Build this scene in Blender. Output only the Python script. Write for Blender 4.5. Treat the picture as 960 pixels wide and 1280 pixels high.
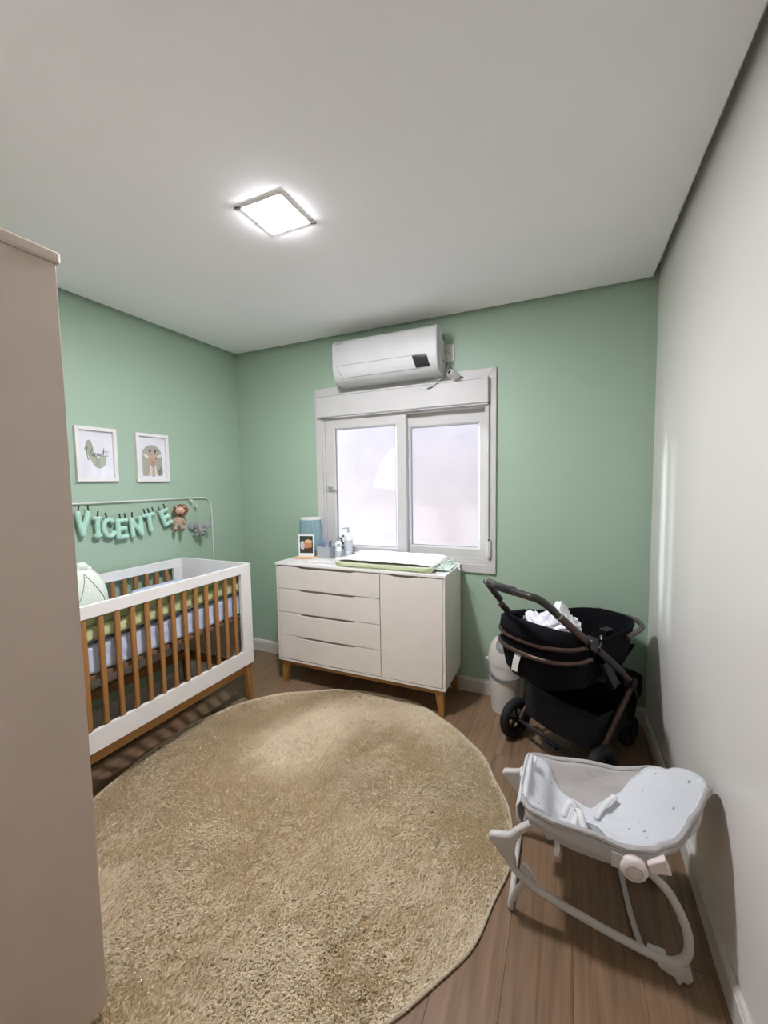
import bpy, bmesh, math, random
import numpy as np
from mathutils import Vector, Matrix
random.seed(7); rng = np.random.default_rng(5)
S = bpy.context.scene
COL = S.collection
for o in list(bpy.data.objects): bpy.data.objects.remove(o)
PI = math.pi
W, H = 3.10, 2.60

# ---------------------------------------------------------------- camera
def cam_setup():
    yaw, pitch, roll = -.4227, -.0722, -.0155
    fw = Vector((math.sin(yaw)*math.cos(pitch), math.cos(yaw)*math.cos(pitch), math.sin(pitch)))
    r = fw.cross(Vector((0,0,1))).normalized(); u = r.cross(fw)
    c, s = math.cos(roll), math.sin(roll)
    R_, U_ = c*r+s*u, -s*r+c*u
    m = Matrix((R_, U_, -fw)).transposed().to_4x4()
    m.translation = (2.6543, -2.8103, 1.4851)
    cd = bpy.data.cameras.new('camera'); co = bpy.data.objects.new('camera', cd); COL.objects.link(co)
    co.matrix_world = m
    cd.sensor_fit = 'VERTICAL'; cd.sensor_height = 36; cd.lens = 512.5533/1280*36
    cd.clip_start = .02
    S.camera = co
cam_setup()

# ---------------------------------------------------------------- world, sun, exposure
S.view_settings.view_transform = 'Standard'; S.view_settings.look = 'None'
S.view_settings.gamma = 1; S.view_settings.use_curve_mapping = False
S.view_settings.exposure = 2.66
world = bpy.data.worlds.new('sky'); S.world = world; world.use_nodes = True
wn = world.node_tree.nodes; bg = wn['Background']
sky = wn.new('ShaderNodeTexSky'); sky.sky_type = 'NISHITA'; sky.sun_disc = False
sky.sun_elevation = math.radians(40); sky.sun_rotation = math.radians(282)
world.node_tree.links.new(sky.outputs[0], bg.inputs[0]); bg.inputs[1].default_value = .185
sun = bpy.data.lights.new('sun', 'SUN'); sun.energy = 2.0; sun.angle = .13; sun.color = (.86, .94, 1)   # low hazy light slipping along the side passage
so = bpy.data.objects.new('sun', sun); COL.objects.link(so)
so.rotation_euler = Vector((.95, -.25, -.16)).to_track_quat('-Z', 'Y').to_euler()
so.location = (0, -2, 6)
LAMP = 75.0        # emission of the ceiling panel's diffuser

# ---------------------------------------------------------------- materials
def lin(c): return tuple(((x/12.92) if x <= .04045 else ((x+.055)/1.055)**2.4) for x in c)
def rgb(r, g, b): return lin((r/255, g/255, b/255)) + (1,)
MATS = {}
def mat(name, col, rough=.5, metal=0, bump=0, bscale=60, var=0, vscale=8, trans=0, stretch=None, sheen=0, emit=None, spec=.5, coat=0, detail=4):
    if name in MATS: return MATS[name]
    m = bpy.data.materials.new(name); m.use_nodes = True; nt = m.node_tree
    b = nt.nodes['Principled BSDF']; b.inputs['Base Color'].default_value = col
    b.inputs['Roughness'].default_value = rough; b.inputs['Metallic'].default_value = metal
    b.inputs['Specular IOR Level'].default_value = spec
    if trans: b.inputs['Transmission Weight'].default_value = trans
    if sheen: b.inputs['Sheen Weight'].default_value = sheen
    if coat: b.inputs['Coat Weight'].default_value = coat; b.inputs['Coat Roughness'].default_value = .15
    if emit: b.inputs['Emission Color'].default_value = emit[0]; b.inputs['Emission Strength'].default_value = emit[1]
    tc = nt.nodes.new('ShaderNodeTexCoord'); mp = nt.nodes.new('ShaderNodeMapping')
    nt.links.new(tc.outputs['Object'], mp.inputs[0])
    if stretch: mp.inputs['Scale'].default_value = stretch
    # always a little procedural variation in tone
    n = nt.nodes.new('ShaderNodeTexNoise'); n.inputs['Scale'].default_value = vscale; n.inputs['Detail'].default_value = detail
    nt.links.new(mp.outputs[0], n.inputs[0])
    v = var or .03
    mr = nt.nodes.new('ShaderNodeMapRange'); mr.inputs[3].default_value = 1-v; mr.inputs[4].default_value = 1+v
    mr.inputs[1].default_value = .3; mr.inputs[2].default_value = .7
    nt.links.new(n.outputs[0], mr.inputs[0])
    mx = nt.nodes.new('ShaderNodeVectorMath'); mx.operation = 'SCALE'; mx.inputs[0].default_value = col[:3]
    nt.links.new(mr.outputs[0], mx.inputs['Scale']); nt.links.new(mx.outputs[0], b.inputs['Base Color'])
    if bump:
        n2 = nt.nodes.new('ShaderNodeTexNoise'); n2.inputs['Scale'].default_value = bscale; n2.inputs['Detail'].default_value = 3
        nt.links.new(mp.outputs[0], n2.inputs[0])
        bp = nt.nodes.new('ShaderNodeBump'); bp.inputs['Strength'].default_value = bump; bp.inputs['Distance'].default_value = .01
        nt.links.new(n2.outputs[0], bp.inputs['Height']); nt.links.new(bp.outputs[0], b.inputs['Normal'])
    MATS[name] = m
    return m
def glass_mat(name, tint, fac=.06):
    m = bpy.data.materials.new(name); m.use_nodes = True; nt = m.node_tree; nt.nodes.clear()
    o = nt.nodes.new('ShaderNodeOutputMaterial'); mix = nt.nodes.new('ShaderNodeMixShader')
    t = nt.nodes.new('ShaderNodeBsdfTransparent'); t.inputs[0].default_value = tint
    g = nt.nodes.new('ShaderNodeBsdfGlossy'); g.inputs['Roughness'].default_value = .02
    f = nt.nodes.new('ShaderNodeFresnel'); ge = nt.nodes.new('ShaderNodeNewGeometry')
    io = nt.nodes.new('ShaderNodeMath'); io.operation = 'MULTIPLY_ADD'; io.inputs[1].default_value = 1/1.45-1.45; io.inputs[2].default_value = 1.45
    nt.links.new(ge.outputs['Backfacing'], io.inputs[0]); nt.links.new(io.outputs[0], f.inputs[0])   # thin pane: no total reflection on the way out
    nt.links.new(f.outputs[0], mix.inputs[0]); nt.links.new(t.outputs[0], mix.inputs[1]); nt.links.new(g.outputs[0], mix.inputs[2])
    nt.links.new(mix.outputs[0], o.inputs[0]); MATS[name] = m
    return m
def wood_mat(name, c1, c2, rough=.45, axis=1, world=False, rnd=False, grain=1.0):
    m = bpy.data.materials.new(name); m.use_nodes = True; nt = m.node_tree; L = nt.links.new
    b = nt.nodes['Principled BSDF']; b.inputs['Roughness'].default_value = rough
    tc = nt.nodes.new('ShaderNodeTexCoord'); mp = nt.nodes.new('ShaderNodeMapping')
    if world: g = nt.nodes.new('ShaderNodeNewGeometry'); src = g.outputs['Position']
    else: src = tc.outputs['Object']
    oi = nt.nodes.new('ShaderNodeObjectInfo')
    ad = nt.nodes.new('ShaderNodeVectorMath'); ad.operation = 'ADD'
    sc = nt.nodes.new('ShaderNodeVectorMath'); sc.operation = 'SCALE'; sc.inputs[0].default_value = (13, 29, 7)
    L(oi.outputs['Random'], sc.inputs['Scale']); L(src, ad.inputs[0])
    if rnd: L(sc.outputs[0], ad.inputs[1])
    L(ad.outputs[0], mp.inputs[0])
    s = [30*grain]*3; s[axis] = 1.6*grain; mp.inputs['Scale'].default_value = s
    n = nt.nodes.new('ShaderNodeTexNoise'); n.inputs['Scale'].default_value = 1.0; n.inputs['Detail'].default_value = 6; n.inputs['Distortion'].default_value = .6
    L(mp.outputs[0], n.inputs[0])
    cr = nt.nodes.new('ShaderNodeValToRGB'); cr.color_ramp.elements[0].position = .3; cr.color_ramp.elements[1].position = .72
    cr.color_ramp.elements[0].color = c1; cr.color_ramp.elements[1].color = c2
    L(n.outputs[0], cr.inputs[0])
    hs = nt.nodes.new('ShaderNodeHueSaturation')
    mr = nt.nodes.new('ShaderNodeMapRange'); mr.inputs[3].default_value = .90; mr.inputs[4].default_value = 1.10
    L(oi.outputs['Random'], mr.inputs[0])
    if rnd: L(mr.outputs[0], hs.inputs['Value'])
    L(cr.outputs[0], hs.inputs['Color']); L(hs.outputs[0], b.inputs['Base Color'])
    bp = nt.nodes.new('ShaderNodeBump'); bp.inputs['Strength'].default_value = .06; bp.inputs['Distance'].default_value = .004
    L(n.outputs[0], bp.inputs['Height']); L(bp.outputs[0], b.inputs['Normal'])
    MATS[name] = m
    return m

M_green = mat('sage_green_paint', rgb(160, 184, 162), .55, bump=.03, bscale=220, var=.012, vscale=2)
M_offw = mat('off_white_satin_paint', rgb(228, 224, 217), .36, bump=.03, bscale=200, var=.012, vscale=2)
M_ceil = mat('ceiling_paint', rgb(246, 245, 245), .7, bump=.03, bscale=200, var=.01, vscale=2)
M_base = mat('baseboard_white', rgb(205, 200, 192), .45)
M_white = mat('white_lacquer', rgb(225, 223, 219), .38)
M_dress = mat('dresser_white_laminate', rgb(220, 215, 206), .42)
M_upvc = mat('white_upvc', rgb(196, 195, 191), .5)
M_gasket = mat('grey_gasket', rgb(120, 122, 126), .6)
M_ward = mat('beige_laminate', rgb(196, 180, 166), .5)
M_wood = wood_mat('honey_oak', rgb(132, 90, 44), rgb(170, 123, 68), .45, axis=2)
M_woody = wood_mat('honey_oak_long', rgb(132, 90, 44), rgb(170, 123, 68), .45, axis=1)
M_woodx = wood_mat('honey_oak_cross', rgb(132, 90, 44), rgb(170, 123, 68), .45, axis=0)
M_floor = wood_mat('taupe_oak_laminate', rgb(110, 86, 64), rgb(142, 114, 87), .42, axis=1, world=True, rnd=True, grain=1.6)
M_sub = mat('plank_joint_dark', rgb(78, 60, 46), .8)
M_glass = glass_mat('window_glass', (.93, .96, .98, 1))
M_pglass = glass_mat('picture_glass', (1, 1, 1, 1))
M_dark = mat('near_black_plastic', rgb(16, 16, 18), .4)

# ---------------------------------------------------------------- mesh helpers
class MB:
    def __init__(s): s.v = []; s.f = []
    def add(s, vs, fs):
        n = len(s.v); s.v += [tuple(v) for v in vs]; s.f += [tuple(i+n for i in f) for f in fs]; return s
    def box(s, x0, x1, y0, y1, z0, z1):
        return s.add([(x0,y0,z0),(x1,y0,z0),(x1,y1,z0),(x0,y1,z0),(x0,y0,z1),(x1,y0,z1),(x1,y1,z1),(x0,y1,z1)],
                     [(0,3,2,1),(4,5,6,7),(0,1,5,4),(1,2,6,5),(2,3,7,6),(3,0,4,7)])
    def bar(s, a, b, w, h=None, up=(0,0,1), w2=None, h2=None):
        a, b = Vector(a), Vector(b); h = h or w; w2 = w2 or w; h2 = h2 or h
        d = (b-a).normalized(); u = Vector(up)
        if abs(d.dot(u)) > .98: u = Vector((1,0,0))
        r = d.cross(u).normalized(); u = r.cross(d)
        vs = []
        for p, ww, hh in ((a, w, h), (b, w2, h2)):
            for i, j in ((-1,-1),(1,-1),(1,1),(-1,1)): vs.append(p + r*i*ww/2 + u*j*hh/2)
        return s.add(vs, [(0,3,2,1),(4,5,6,7),(0,1,5,4),(1,2,6,5),(2,3,7,6),(3,0,4,7)])
    def tube(s, pts, r, n=10, closed=False, caps=True, flat=1.0):
        pts = [Vector(p) for p in pts]; m = len(pts)
        rr = r if isinstance(r, (list, tuple)) else [r]*m
        rings = []; prev = None
        for i, p in enumerate(pts):
            if closed: t = (pts[(i+1) % m]-pts[i-1]).normalized()
            else: t = (pts[min(i+1, m-1)]-pts[max(i-1, 0)]).normalized()
            if prev is None:
                a = Vector((0,0,1)) if abs(t.z) < .9 else Vector((1,0,0))
                u = (a - t*a.dot(t)).normalized()
            else: u = (prev - t*prev.dot(t)).normalized()
            prev = u; w = t.cross(u)
            rings.append([p + (u*math.cos(2*PI*k/n)*flat + w*math.sin(2*PI*k/n))*rr[i] for k in range(n)])
        vs = [v for g in rings for v in g]; fs = []
        for i in range(m if closed else m-1):
            a, b = i*n, ((i+1) % m)*n
            for k in range(n): fs.append((a+k, a+(k+1) % n, b+(k+1) % n, b+k))
        if not closed and caps:
            fs.append(tuple(range(n-1, -1, -1))); fs.append(tuple((m-1)*n+k for k in range(n)))
        return s.add(vs, fs)
    def lathe(s, prof, c=(0,0,0), n=28, axis='z', ang=2*PI, sx=1, sy=1):
        vs = []; fs = []
        for (r, z) in prof:
            for k in range(n):
                a = ang*k/n; p = (r*math.cos(a)*sx, r*math.sin(a)*sy, z)
                if axis == 'y': p = (p[0], p[2], p[1])
                if axis == 'x': p = (p[2], p[0], p[1])
                vs.append((p[0]+c[0], p[1]+c[1], p[2]+c[2]))
        for i in range(len(prof)-1):
            for k in range(n): fs.append((i*n+k, i*n+(k+1) % n, (i+1)*n+(k+1) % n, (i+1)*n+k))
        fs.append(tuple(range(n-1, -1, -1))); fs.append(tuple((len(prof)-1)*n+k for k in range(n)))
        return s.add(vs, fs)
    def grid(s, P, closed_u=False):
        nu, nv = len(P), len(P[0]); vs = [p for row in P for p in row]; fs = []
        for i in range(nu if closed_u else nu-1):
            for j in range(nv-1):
                a, b = i*nv, ((i+1) % nu)*nv; fs.append((a+j, a+j+1, b+j+1, b+j))
        return s.add(vs, fs)
    def prism(s, poly, lo, hi, plane='xz'):
        def P(u, v, d): return {'xz': (u, d, v), 'yz': (d, u, v), 'xy': (u, v, d)}[plane]
        n = len(poly)
        vs = [P(u, v, lo) for u, v in poly] + [P(u, v, hi) for u, v in poly]
        fs = [tuple(range(n)), tuple(range(2*n-1, n-1, -1))] + [(i, n+i, n+(i+1) % n, (i+1) % n) for i in range(n)]
        return s.add(vs, fs)
    def sphere(s, c, r, n=12, m=8, sc=(1,1,1)):
        prof = [(math.sin(PI*i/m), -math.cos(PI*i/m)) for i in range(m+1)]
        prof[0] = (1e-4, -1); prof[-1] = (1e-4, 1)
        vs = []; fs = []
        for (a, z) in prof:
            for k in range(n): vs.append((c[0]+r*sc[0]*a*math.cos(2*PI*k/n), c[1]+r*sc[1]*a*math.sin(2*PI*k/n), c[2]+r*sc[2]*z))
        for i in range(m):
            for k in range(n): fs.append((i*n+k, i*n+(k+1) % n, (i+1)*n+(k+1) % n, (i+1)*n+k))
        return s.add(vs, fs)

def tag(o, label=None, cat=None, group=None, kind=None):
    if label: o['label'] = label
    if cat: o['category'] = cat
    if group: o['group'] = group
    if kind: o['kind'] = kind
    return o
def thing(name, label, cat, loc=(0,0,0), rz=0, group=None):
    o = bpy.data.objects.new(name, None); o.empty_display_size = .05; COL.objects.link(o)
    o.location = loc; o.rotation_euler = (0, 0, rz)
    return tag(o, label, cat, group)
def obj(name, mb, m, parent=None, smooth=False, bevel=0, label=None, loc=None, world=False, kind=None, remesh=0, solid=0, sub=0, seg=2):
    """one mesh object; world=True: vertices given in world coordinates (parents unrotated)"""
    vs = mb.v; off = Vector((0,0,0))
    if world and parent is not None:
        q = parent
        while q: off += q.location; q = q.parent
    if loc is not None: off += Vector(loc)
    vs = [(x-off.x, y-off.y, z-off.z) for x, y, z in vs] if off.length else vs
    me = bpy.data.meshes.new(name); me.from_pydata(vs, [], mb.f); me.materials.append(m)
    bm = bmesh.new(); bm.from_mesh(me); bmesh.ops.recalc_face_normals(bm, faces=bm.faces); bm.to_mesh(me); bm.free()
    o = bpy.data.objects.new(name, me); COL.objects.link(o)
    if parent is not None: o.parent = parent
    if loc is not None: o.location = loc
    if smooth or remesh: me.polygons.foreach_set('use_smooth', [True]*len(me.polygons))
    if remesh:
        r = o.modifiers.new('r', 'REMESH'); r.mode = 'VOXEL'; r.voxel_size = remesh; r.use_smooth_shade = True
        q = o.modifiers.new('s', 'SMOOTH'); q.iterations = 3; q.factor = .6
    if solid: q = o.modifiers.new('t', 'SOLIDIFY'); q.thickness = solid; q.offset = 0
    if bevel:
        b = o.modifiers.new('b', 'BEVEL'); b.width = bevel; b.segments = seg; b.limit_method = 'ANGLE'; b.angle_limit = math.radians(40)
        b.harden_normals = False
    if sub: q = o.modifiers.new('u', 'SUBSURF'); q.levels = sub; q.render_levels = sub
    if smooth and not remesh and not sub:
        try: me.set_sharp_from_angle(angle=math.radians(45))
        except Exception: pass
    if label: o['label'] = label
    if kind: o['kind'] = kind
    return o
def copy_tree(o, parent=None):
    c = o.copy(); COL.objects.link(c)
    if parent is not None: c.parent = parent
    for ch in [x for x in bpy.data.objects if x.parent == o]: copy_tree(ch, c)
    return c
def spline(P, n=8, closed=False):
    P = [Vector(p) for p in P]; out = []; m = len(P)
    rngi = range(m if closed else m-1)
    for i in rngi:
        if closed: p0, p1, p2, p3 = P[i-1], P[i], P[(i+1) % m], P[(i+2) % m]
        else: p0, p1, p2, p3 = P[max(i-1,0)], P[i], P[i+1], P[min(i+2,m-1)]
        for k in range(n):
            t = k/n
            out.append(.5*((2*p1)+(-p0+p2)*t+(2*p0-5*p1+4*p2-p3)*t*t+(-p0+3*p1-3*p2+p3)*t**3))
    if not closed: out.append(P[-1])
    return out
B = lambda *a: MB().box(*a)

# ================================================================ SETTING
YN = -2.76   # near wall (the camera stands in its doorway)
floor = obj('floor', B(-.12, W+.12, -4.1, .15, -.08, -.007), M_sub, kind='structure')
pw, pl = .19, 1.32
k0 = -14
for k in range(k0, 5):
    xa, xb = max(2.50+pw*k, 0), min(2.50+pw*(k+1), W)
    if xb-xa < .01: continue
    off = (k*0.47) % 1.0 * pl
    y = .0 + off
    while y > -4.0:
        a, b = max(y-pl, -4.0), min(y, 0)
        if b-a > .02 and b > -4.0:
            g = .0003; c = .0009
            x0, x1, y0, y1 = xa+g, xb-g, a+g, b-g
            m = MB().add([(x0,y0,-.008),(x1,y0,-.008),(x1,y1,-.008),(x0,y1,-.008),(x0,y0,-c),(x1,y0,-c),(x1,y1,-c),(x0,y1,-c),
                          (x0+c,y0+c,0),(x1-c,y0+c,0),(x1-c,y1-c,0),(x0+c,y1-c,0)],
                         [(0,1,5,4),(1,2,6,5),(2,3,7,6),(3,0,4,7),(4,5,9,8),(5,6,10,9),(6,7,11,10),(7,4,8,11),(8,9,10,11),(0,3,2,1)])
            obj('plank', m, M_floor, floor)
        y -= pl
# walls
wx0, wx1, wz0, wz1 = .872, 2.155, .915, 2.18
wb = MB()
wb.box(0, wx0, 0, .16, -.05, 2.72).box(wx1, W, 0, .16, -.05, 2.72).box(wx0, wx1, 0, .16, -.05, wz0).box(wx0, wx1, 0, .16, wz1, 2.72)
obj('wall_back', wb, M_green, kind='structure')
obj('wall_left', B(-.12, 0, -2.88, .16, -.05, 2.72), M_green, kind='structure')
obj('wall_right', B(W, W+.12, -4.12, .16, -.05, 2.72), M_offw, kind='structure')
nw = MB().box(0, 2.22, YN-.12, YN, -.05, 2.72).box(3.06, W, YN-.12, YN, -.05, 2.72).box(2.22, 3.06, YN-.12, YN, 2.12, 2.72)
obj('wall_near', nw, M_offw, kind='structure')
obj('wall_hall', MB().box(2.0, 2.12, -4.12, YN-.12, -.05, 2.72).box(2.12, W, -4.12, -4.0, -.05, 2.72), M_offw, kind='structure')
g = .035
obj('ceiling', MB().box(g, W-g, YN+g, -g, H, H+.025).box(-.12, W+.12, -4.12, .16, 2.68, 2.75).box(2.12, W, -4.0, YN-.12, H, 2.68), M_ceil, kind='structure')
obj('trim_1', MB().box(.1, W-.1, YN+.1, -.1, H+.025, 2.68), M_ceil, kind='structure')   # battens the plaster ceiling hangs from
def baseb(name, A, Bq, nrm):
    A, Bq = Vector(A), Vector(Bq); n = Vector(nrm)
    prof = [(0, 0), (.015, 0), (.015, .085), (.011, .090), (.011, .096), (.006, .102), (0, .102)]
    vs = [(p + n*d + Vector((0,0,z))) for p in (A, Bq) for d, z in prof]; k = len(prof)
    fs = [tuple(range(k)), tuple(range(2*k-1, k-1, -1))] + [(i, k+i, k+(i+1) % k, (i+1) % k) for i in range(k)]
    obj(name, MB().add(vs, fs), M_base, kind='structure')
baseb('baseboard_back', (0,0,0), (W,0,0), (0,-1,0))
baseb('baseboard_right', (W,0,0), (W,-4.0,0), (-1,0,0))
baseb('baseboard_left', (0,0,0), (0,YN,0), (1,0,0))
baseb('baseboard_near', (1.55,YN,0), (2.22,YN,0), (0,1,0))

# ---- window
win = bpy.data.objects.new('window_1', None); COL.objects.link(win); win.location = (1.51, 0, wz0); win['kind'] = 'structure'
x0, x1, z0, z1 = .811, 2.216, .855, 2.225
def mitre(x0, x1, z0, z1, w, ya, yb, wt=None):
    wt = wt or w; m = []
    o = [(x0,z0),(x1,z0),(x1,z1),(x0,z1)]; i = [(x0+w,z0+w),(x1-w,z0+w),(x1-w,z1-wt),(x0+w,z1-wt)]
    vs = [(a, ya, b) for a, b in o+i] + [(a, yb, b) for a, b in o+i]
    fs = []
    for k in range(4):
        j = (k+1) % 4
        fs += [(k, j, 4+j, 4+k), (8+k, 12+k, 12+j, 8+j), (k, 8+k, 8+j, j), (4+k, 4+j, 12+j, 12+k)]
    return MB().add(vs, fs)
def casing_piece(a, b, c, d):
    vs = [(p[0], y, p[1]) for y in (-.018, 0.0) for p in (a, b, c, d)]
    return MB().add(vs, [(0,1,2,3),(7,6,5,4),(0,4,5,1),(1,5,6,2),(2,6,7,3),(3,7,4,0)])
w_ = .058
O = [(x0,z0),(x1,z0),(x1,z1),(x0,z1)]; I = [(x0+w_,z0+w_),(x1-w_,z0+w_),(x1-w_,z1-w_),(x0+w_,z1-w_)]
for k in range(4):
    j = (k+1) % 4
    obj('casing', casing_piece(O[k], O[j], I[j], I[k]), M_upvc, win, bevel=.003, world=True)
bx = MB().box(.845, 2.168, -.052, -.0005, 1.998, 2.166)
sb = obj('shutter_box', bx, M_upvc, win, bevel=.004, world=True)
obj('seam_line', MB().box(.85, 2.163, -.0535, -.052, 2.150, 2.1525), M_gasket, sb, world=True)
obj('window_frame', mitre(.869, 2.158, .913, 1.995, .018, -.006, .11), M_upvc, win, bevel=.002, world=True)
obj('sill_track', MB().box(.887, 2.14, .0, .012, .931, .951).box(.887, 2.14, .048, .054, .931, .949), M_upvc, win, bevel=.001, world=True)
def sash(sx0, sx1, sz0, sz1, gx0, gx1, gz0, gz1, ya, yb):
    f = MB()
    o = [(sx0,sz0),(sx1,sz0),(sx1,sz1),(sx0,sz1)]; i = [(gx0,gz0),(gx1,gz0),(gx1,gz1),(gx0,gz1)]
    im = [(gx0-.012,gz0-.012),(gx1+.012,gz0-.012),(gx1+.012,gz1+.012),(gx0-.012,gz1+.012)]
    rings = [(o, yb), (o, ya), (im, ya), (i, ya+.008), (i, yb)]
    vs = [(a, y, b) for r, y in rings for a, b in r]; fs = []
    for r in range(4):
        for k in range(4):
            j = (k+1) % 4; fs.append((r*4+k, r*4+j, r*4+4+j, r*4+4+k))
    for k in range(4):
        j = (k+1) % 4; fs.append((16+k, 16+j, j, k))
    s = obj('sash', f.add(vs, fs), M_upvc, win, bevel=.0015, world=True)
    obj('gasket', mitre(gx0-.001, gx1+.001, gz0-.001, gz1+.001, .004, ya+.010, ya+.016), M_gasket, s, world=True)
    obj('glass', MB().box(gx0, gx1, ya+.016, ya+.022, gz0, gz1), M_glass, s, world=True)
    return s
s1 = sash(.888, 1.570, .951, 1.977, .974, 1.486, .996, 1.902, .004, .044)
s2 = sash(1.505, 2.140, .949, 1.978, 1.590, 2.085, 1.018, 1.880, .052, .092)
h = MB().bar((.932, -.006, 1.425), (.932, -.006, 1.495), .028, .018, up=(0,1,0)); h.bar((.932, -.030, 1.462), (.932, -.010, 1.462), .020, .020); h.bar((.926, -.036, 1.462), (1.000, -.044, 1.464), .012, .016)
obj('handle', h, M_upvc, s1, bevel=.002, world=True)
st = obj('shutter_strap', MB().box(2.168, 2.176, -.026, -.024, 1.10, 1.998), mat('strap_grey', rgb(128, 122, 116), .8, bump=.3, bscale=900), win, world=True, label='grey shutter strap running down the right casing')
gd = obj('strap_guide', MB().box(2.162, 2.186, -.034, -.0165, .962, 1.088), M_upvc, win, bevel=.004, world=True)
obj('guide_slot', MB().box(2.166, 2.178, -.0352, -.030, 1.082, 1.094), M_dark, gd, world=True)
obj('screw', MB().lathe([(.003, -.0355), (.003, -.033)], (2.174, 0, .978), 10, 'y'), M_gasket, gd, world=True)

# ---- outside: the neighbouring wall across a narrow side passage
M_ext = mat('neighbour_pink_stucco', rgb(236, 204, 200), .9, bump=.7, bscale=14, var=.05, vscale=3)
obj('wall_neighbour', B(-1.2, 9, 1.35, 1.6, -.4, 3.6), M_ext, kind='structure')
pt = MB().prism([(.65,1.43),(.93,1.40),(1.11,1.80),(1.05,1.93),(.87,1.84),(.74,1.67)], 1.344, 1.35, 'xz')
obj('sun_patch', pt, mat('painted_sun_patch', rgb(250, 228, 212), .9, bump=.5, bscale=20), kind='structure')   # patch of sunlight on the neighbour's wall, painted as a paler flat shape
obj('floor_passage', B(-6, 9, .16, 1.35, -.5, -.35), mat('passage_concrete', rgb(225, 222, 216), .9, bump=.3), kind='structure')
obj('ceiling_roof', B(-.12, 3.22, -4.12, .26, 2.75, 2.82), mat('roof_cement', rgb(150, 140, 130), .9), kind='structure')

# ================================================================ CEILING LAMP
lampo = thing('ceiling_light', 'small square white LED panel glowing on the ceiling', 'ceiling light', (1.53, -1.355, H))
R_ = .102; r_ = .092
fr = MB(); 
for (a, b, c, d) in ((-R_, R_, -R_, -r_), (-R_, R_, r_, R_), (-R_, -r_, -r_, r_), (r_, R_, -r_, r_)): fr.box(a, b, c, d, -.005, .0)
obj('frame', fr, M_white, lampo, bevel=.001)
obj('diffuser', MB().box(-r_, r_, -r_, r_, -.0075, -.001), mat('lamp_diffuser', (1,1,1,1), .5, emit=((.96, .955, 1.04, 1), LAMP)), lampo)
for sx, sy in ((-1,-1), (1,1)):
    obj('clip', MB().bar((sx*R_*.98, sy*R_*.98, -.003), (sx*(R_+.022), sy*(R_+.004), -.003), .014, .006), M_gasket, lampo, label='grey metal spring clip at the panel corner')

# ================================================================ AIR CONDITIONER
ac = thing('air_conditioner', 'white split air conditioner mounted above the window', 'air conditioner', (1.48, 0, 2.20))
M_ac = mat('ac_white_plastic', rgb(200, 202, 199), .45)
prof = [(-.001, 2.500), (-.15, 2.500), (-.178, 2.496), (-.196, 2.484), (-.203, 2.46), (-.204, 2.40), (-.203, 2.335), (-.200, 2.295), (-.193, 2.26), (-.178, 2.23), (-.15, 2.208), (-.10, 2.198), (-.001, 2.196)]
obj('body', MB().prism(prof, 1.088, 1.872, 'yz'), M_ac, ac, bevel=.009, smooth=True, world=True, seg=3)
# flap with its outline groove on the lower slanted front
def on_front(z, lift=.0):
    for (ya, za), (yb, zb) in zip(prof[5:], prof[6:]):
        if zb <= z <= za:
            t = (za-z)/(za-zb); return ya+(yb-ya)*t - lift
    return prof[-2][0]
def front_quad(xa, xb, xc, xd, zt, zb, lift, n=6, th=.002):
    P = []
    for i in range(n+1):
        z = zt+(zb-zt)*i/n; l = xa+(xd-xa)*i/n; r = xb+(xc-xb)*i/n
        P.append([(l, on_front(z, lift), z), (r, on_front(z, lift), z)])
    return MB().grid(P)
fl = obj('air_flap', front_quad(1.125, 1.79, 1.745, 1.170, 2.316, 2.236, .0012), M_ac, ac, world=True, solid=.0015)
gl = MB(); e = .0022
c4 = [(1.123, 2.318), (1.792, 2.318), (1.747, 2.234), (1.168, 2.234)]
for a, b in ((0,1),(1,2),(2,3),(3,0)):
    pts = [(c4[a][0]+(c4[b][0]-c4[a][0])*t/8, on_front(c4[a][1]+(c4[b][1]-c4[a][1])*t/8, .0005), c4[a][1]+(c4[b][1]-c4[a][1])*t/8) for t in range(9)]
    gl.tube(pts, .0013, 5)
obj('flap_groove', gl, M_gasket, fl, world=True)
obj('display', front_quad(1.700, 1.800, 1.820, 1.722, 2.314, 2.238, .0032), mat('ac_display', rgb(40, 40, 44), .15), ac, world=True, solid=.002, label='dark glossy display window')
obj('side_cover', MB().prism([(-.02, 2.47), (-.02, 2.22), (-.10, 2.22), (-.15, 2.25), (-.175, 2.30), (-.18, 2.46), (-.16, 2.475)], 1.872, 1.8755, 'yz'), M_ac, ac, world=True, bevel=.001)
obj('side_slot', MB().prism([(-.035, 2.47), (-.035, 2.43), (-.085, 2.425), (-.10, 2.465)], 1.8755, 1.8765, 'yz'), M_gasket, ac, world=True)
obj('screw_cover', MB().prism([(-.06, 2.30), (-.06, 2.285), (-.08, 2.285), (-.08, 2.30)], 1.8755, 1.8765, 'yz'), M_gasket, ac, world=True)
def text_part(name, s, size, loc, rot, m, parent, world_off, ext=.0004, font_sx=1):
    cu = bpy.data.curves.new(name, 'FONT'); cu.body = s; cu.size = size; cu.extrude = ext; cu.align_x = 'CENTER'; cu.align_y = 'CENTER'
    t = bpy.data.objects.new('tmp', cu); COL.objects.link(t); bpy.context.view_layer.update()
    me = bpy.data.meshes.new_from_object(t.evaluated_get(bpy.context.evaluated_depsgraph_get()))
    bpy.data.objects.remove(t); me.materials.clear(); me.materials.append(m)
    o = bpy.data.objects.new(name, me); COL.objects.link(o); o.parent = parent
    o.location = Vector(loc)-Vector(world_off); o.rotation_euler = rot
    return o
text_part('logo_lettering', 'SAMSUNG', .0125, (1.150, -.2048, 2.4705), (PI/2, 0, 0), M_gasket, ac, ac.location)

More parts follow.
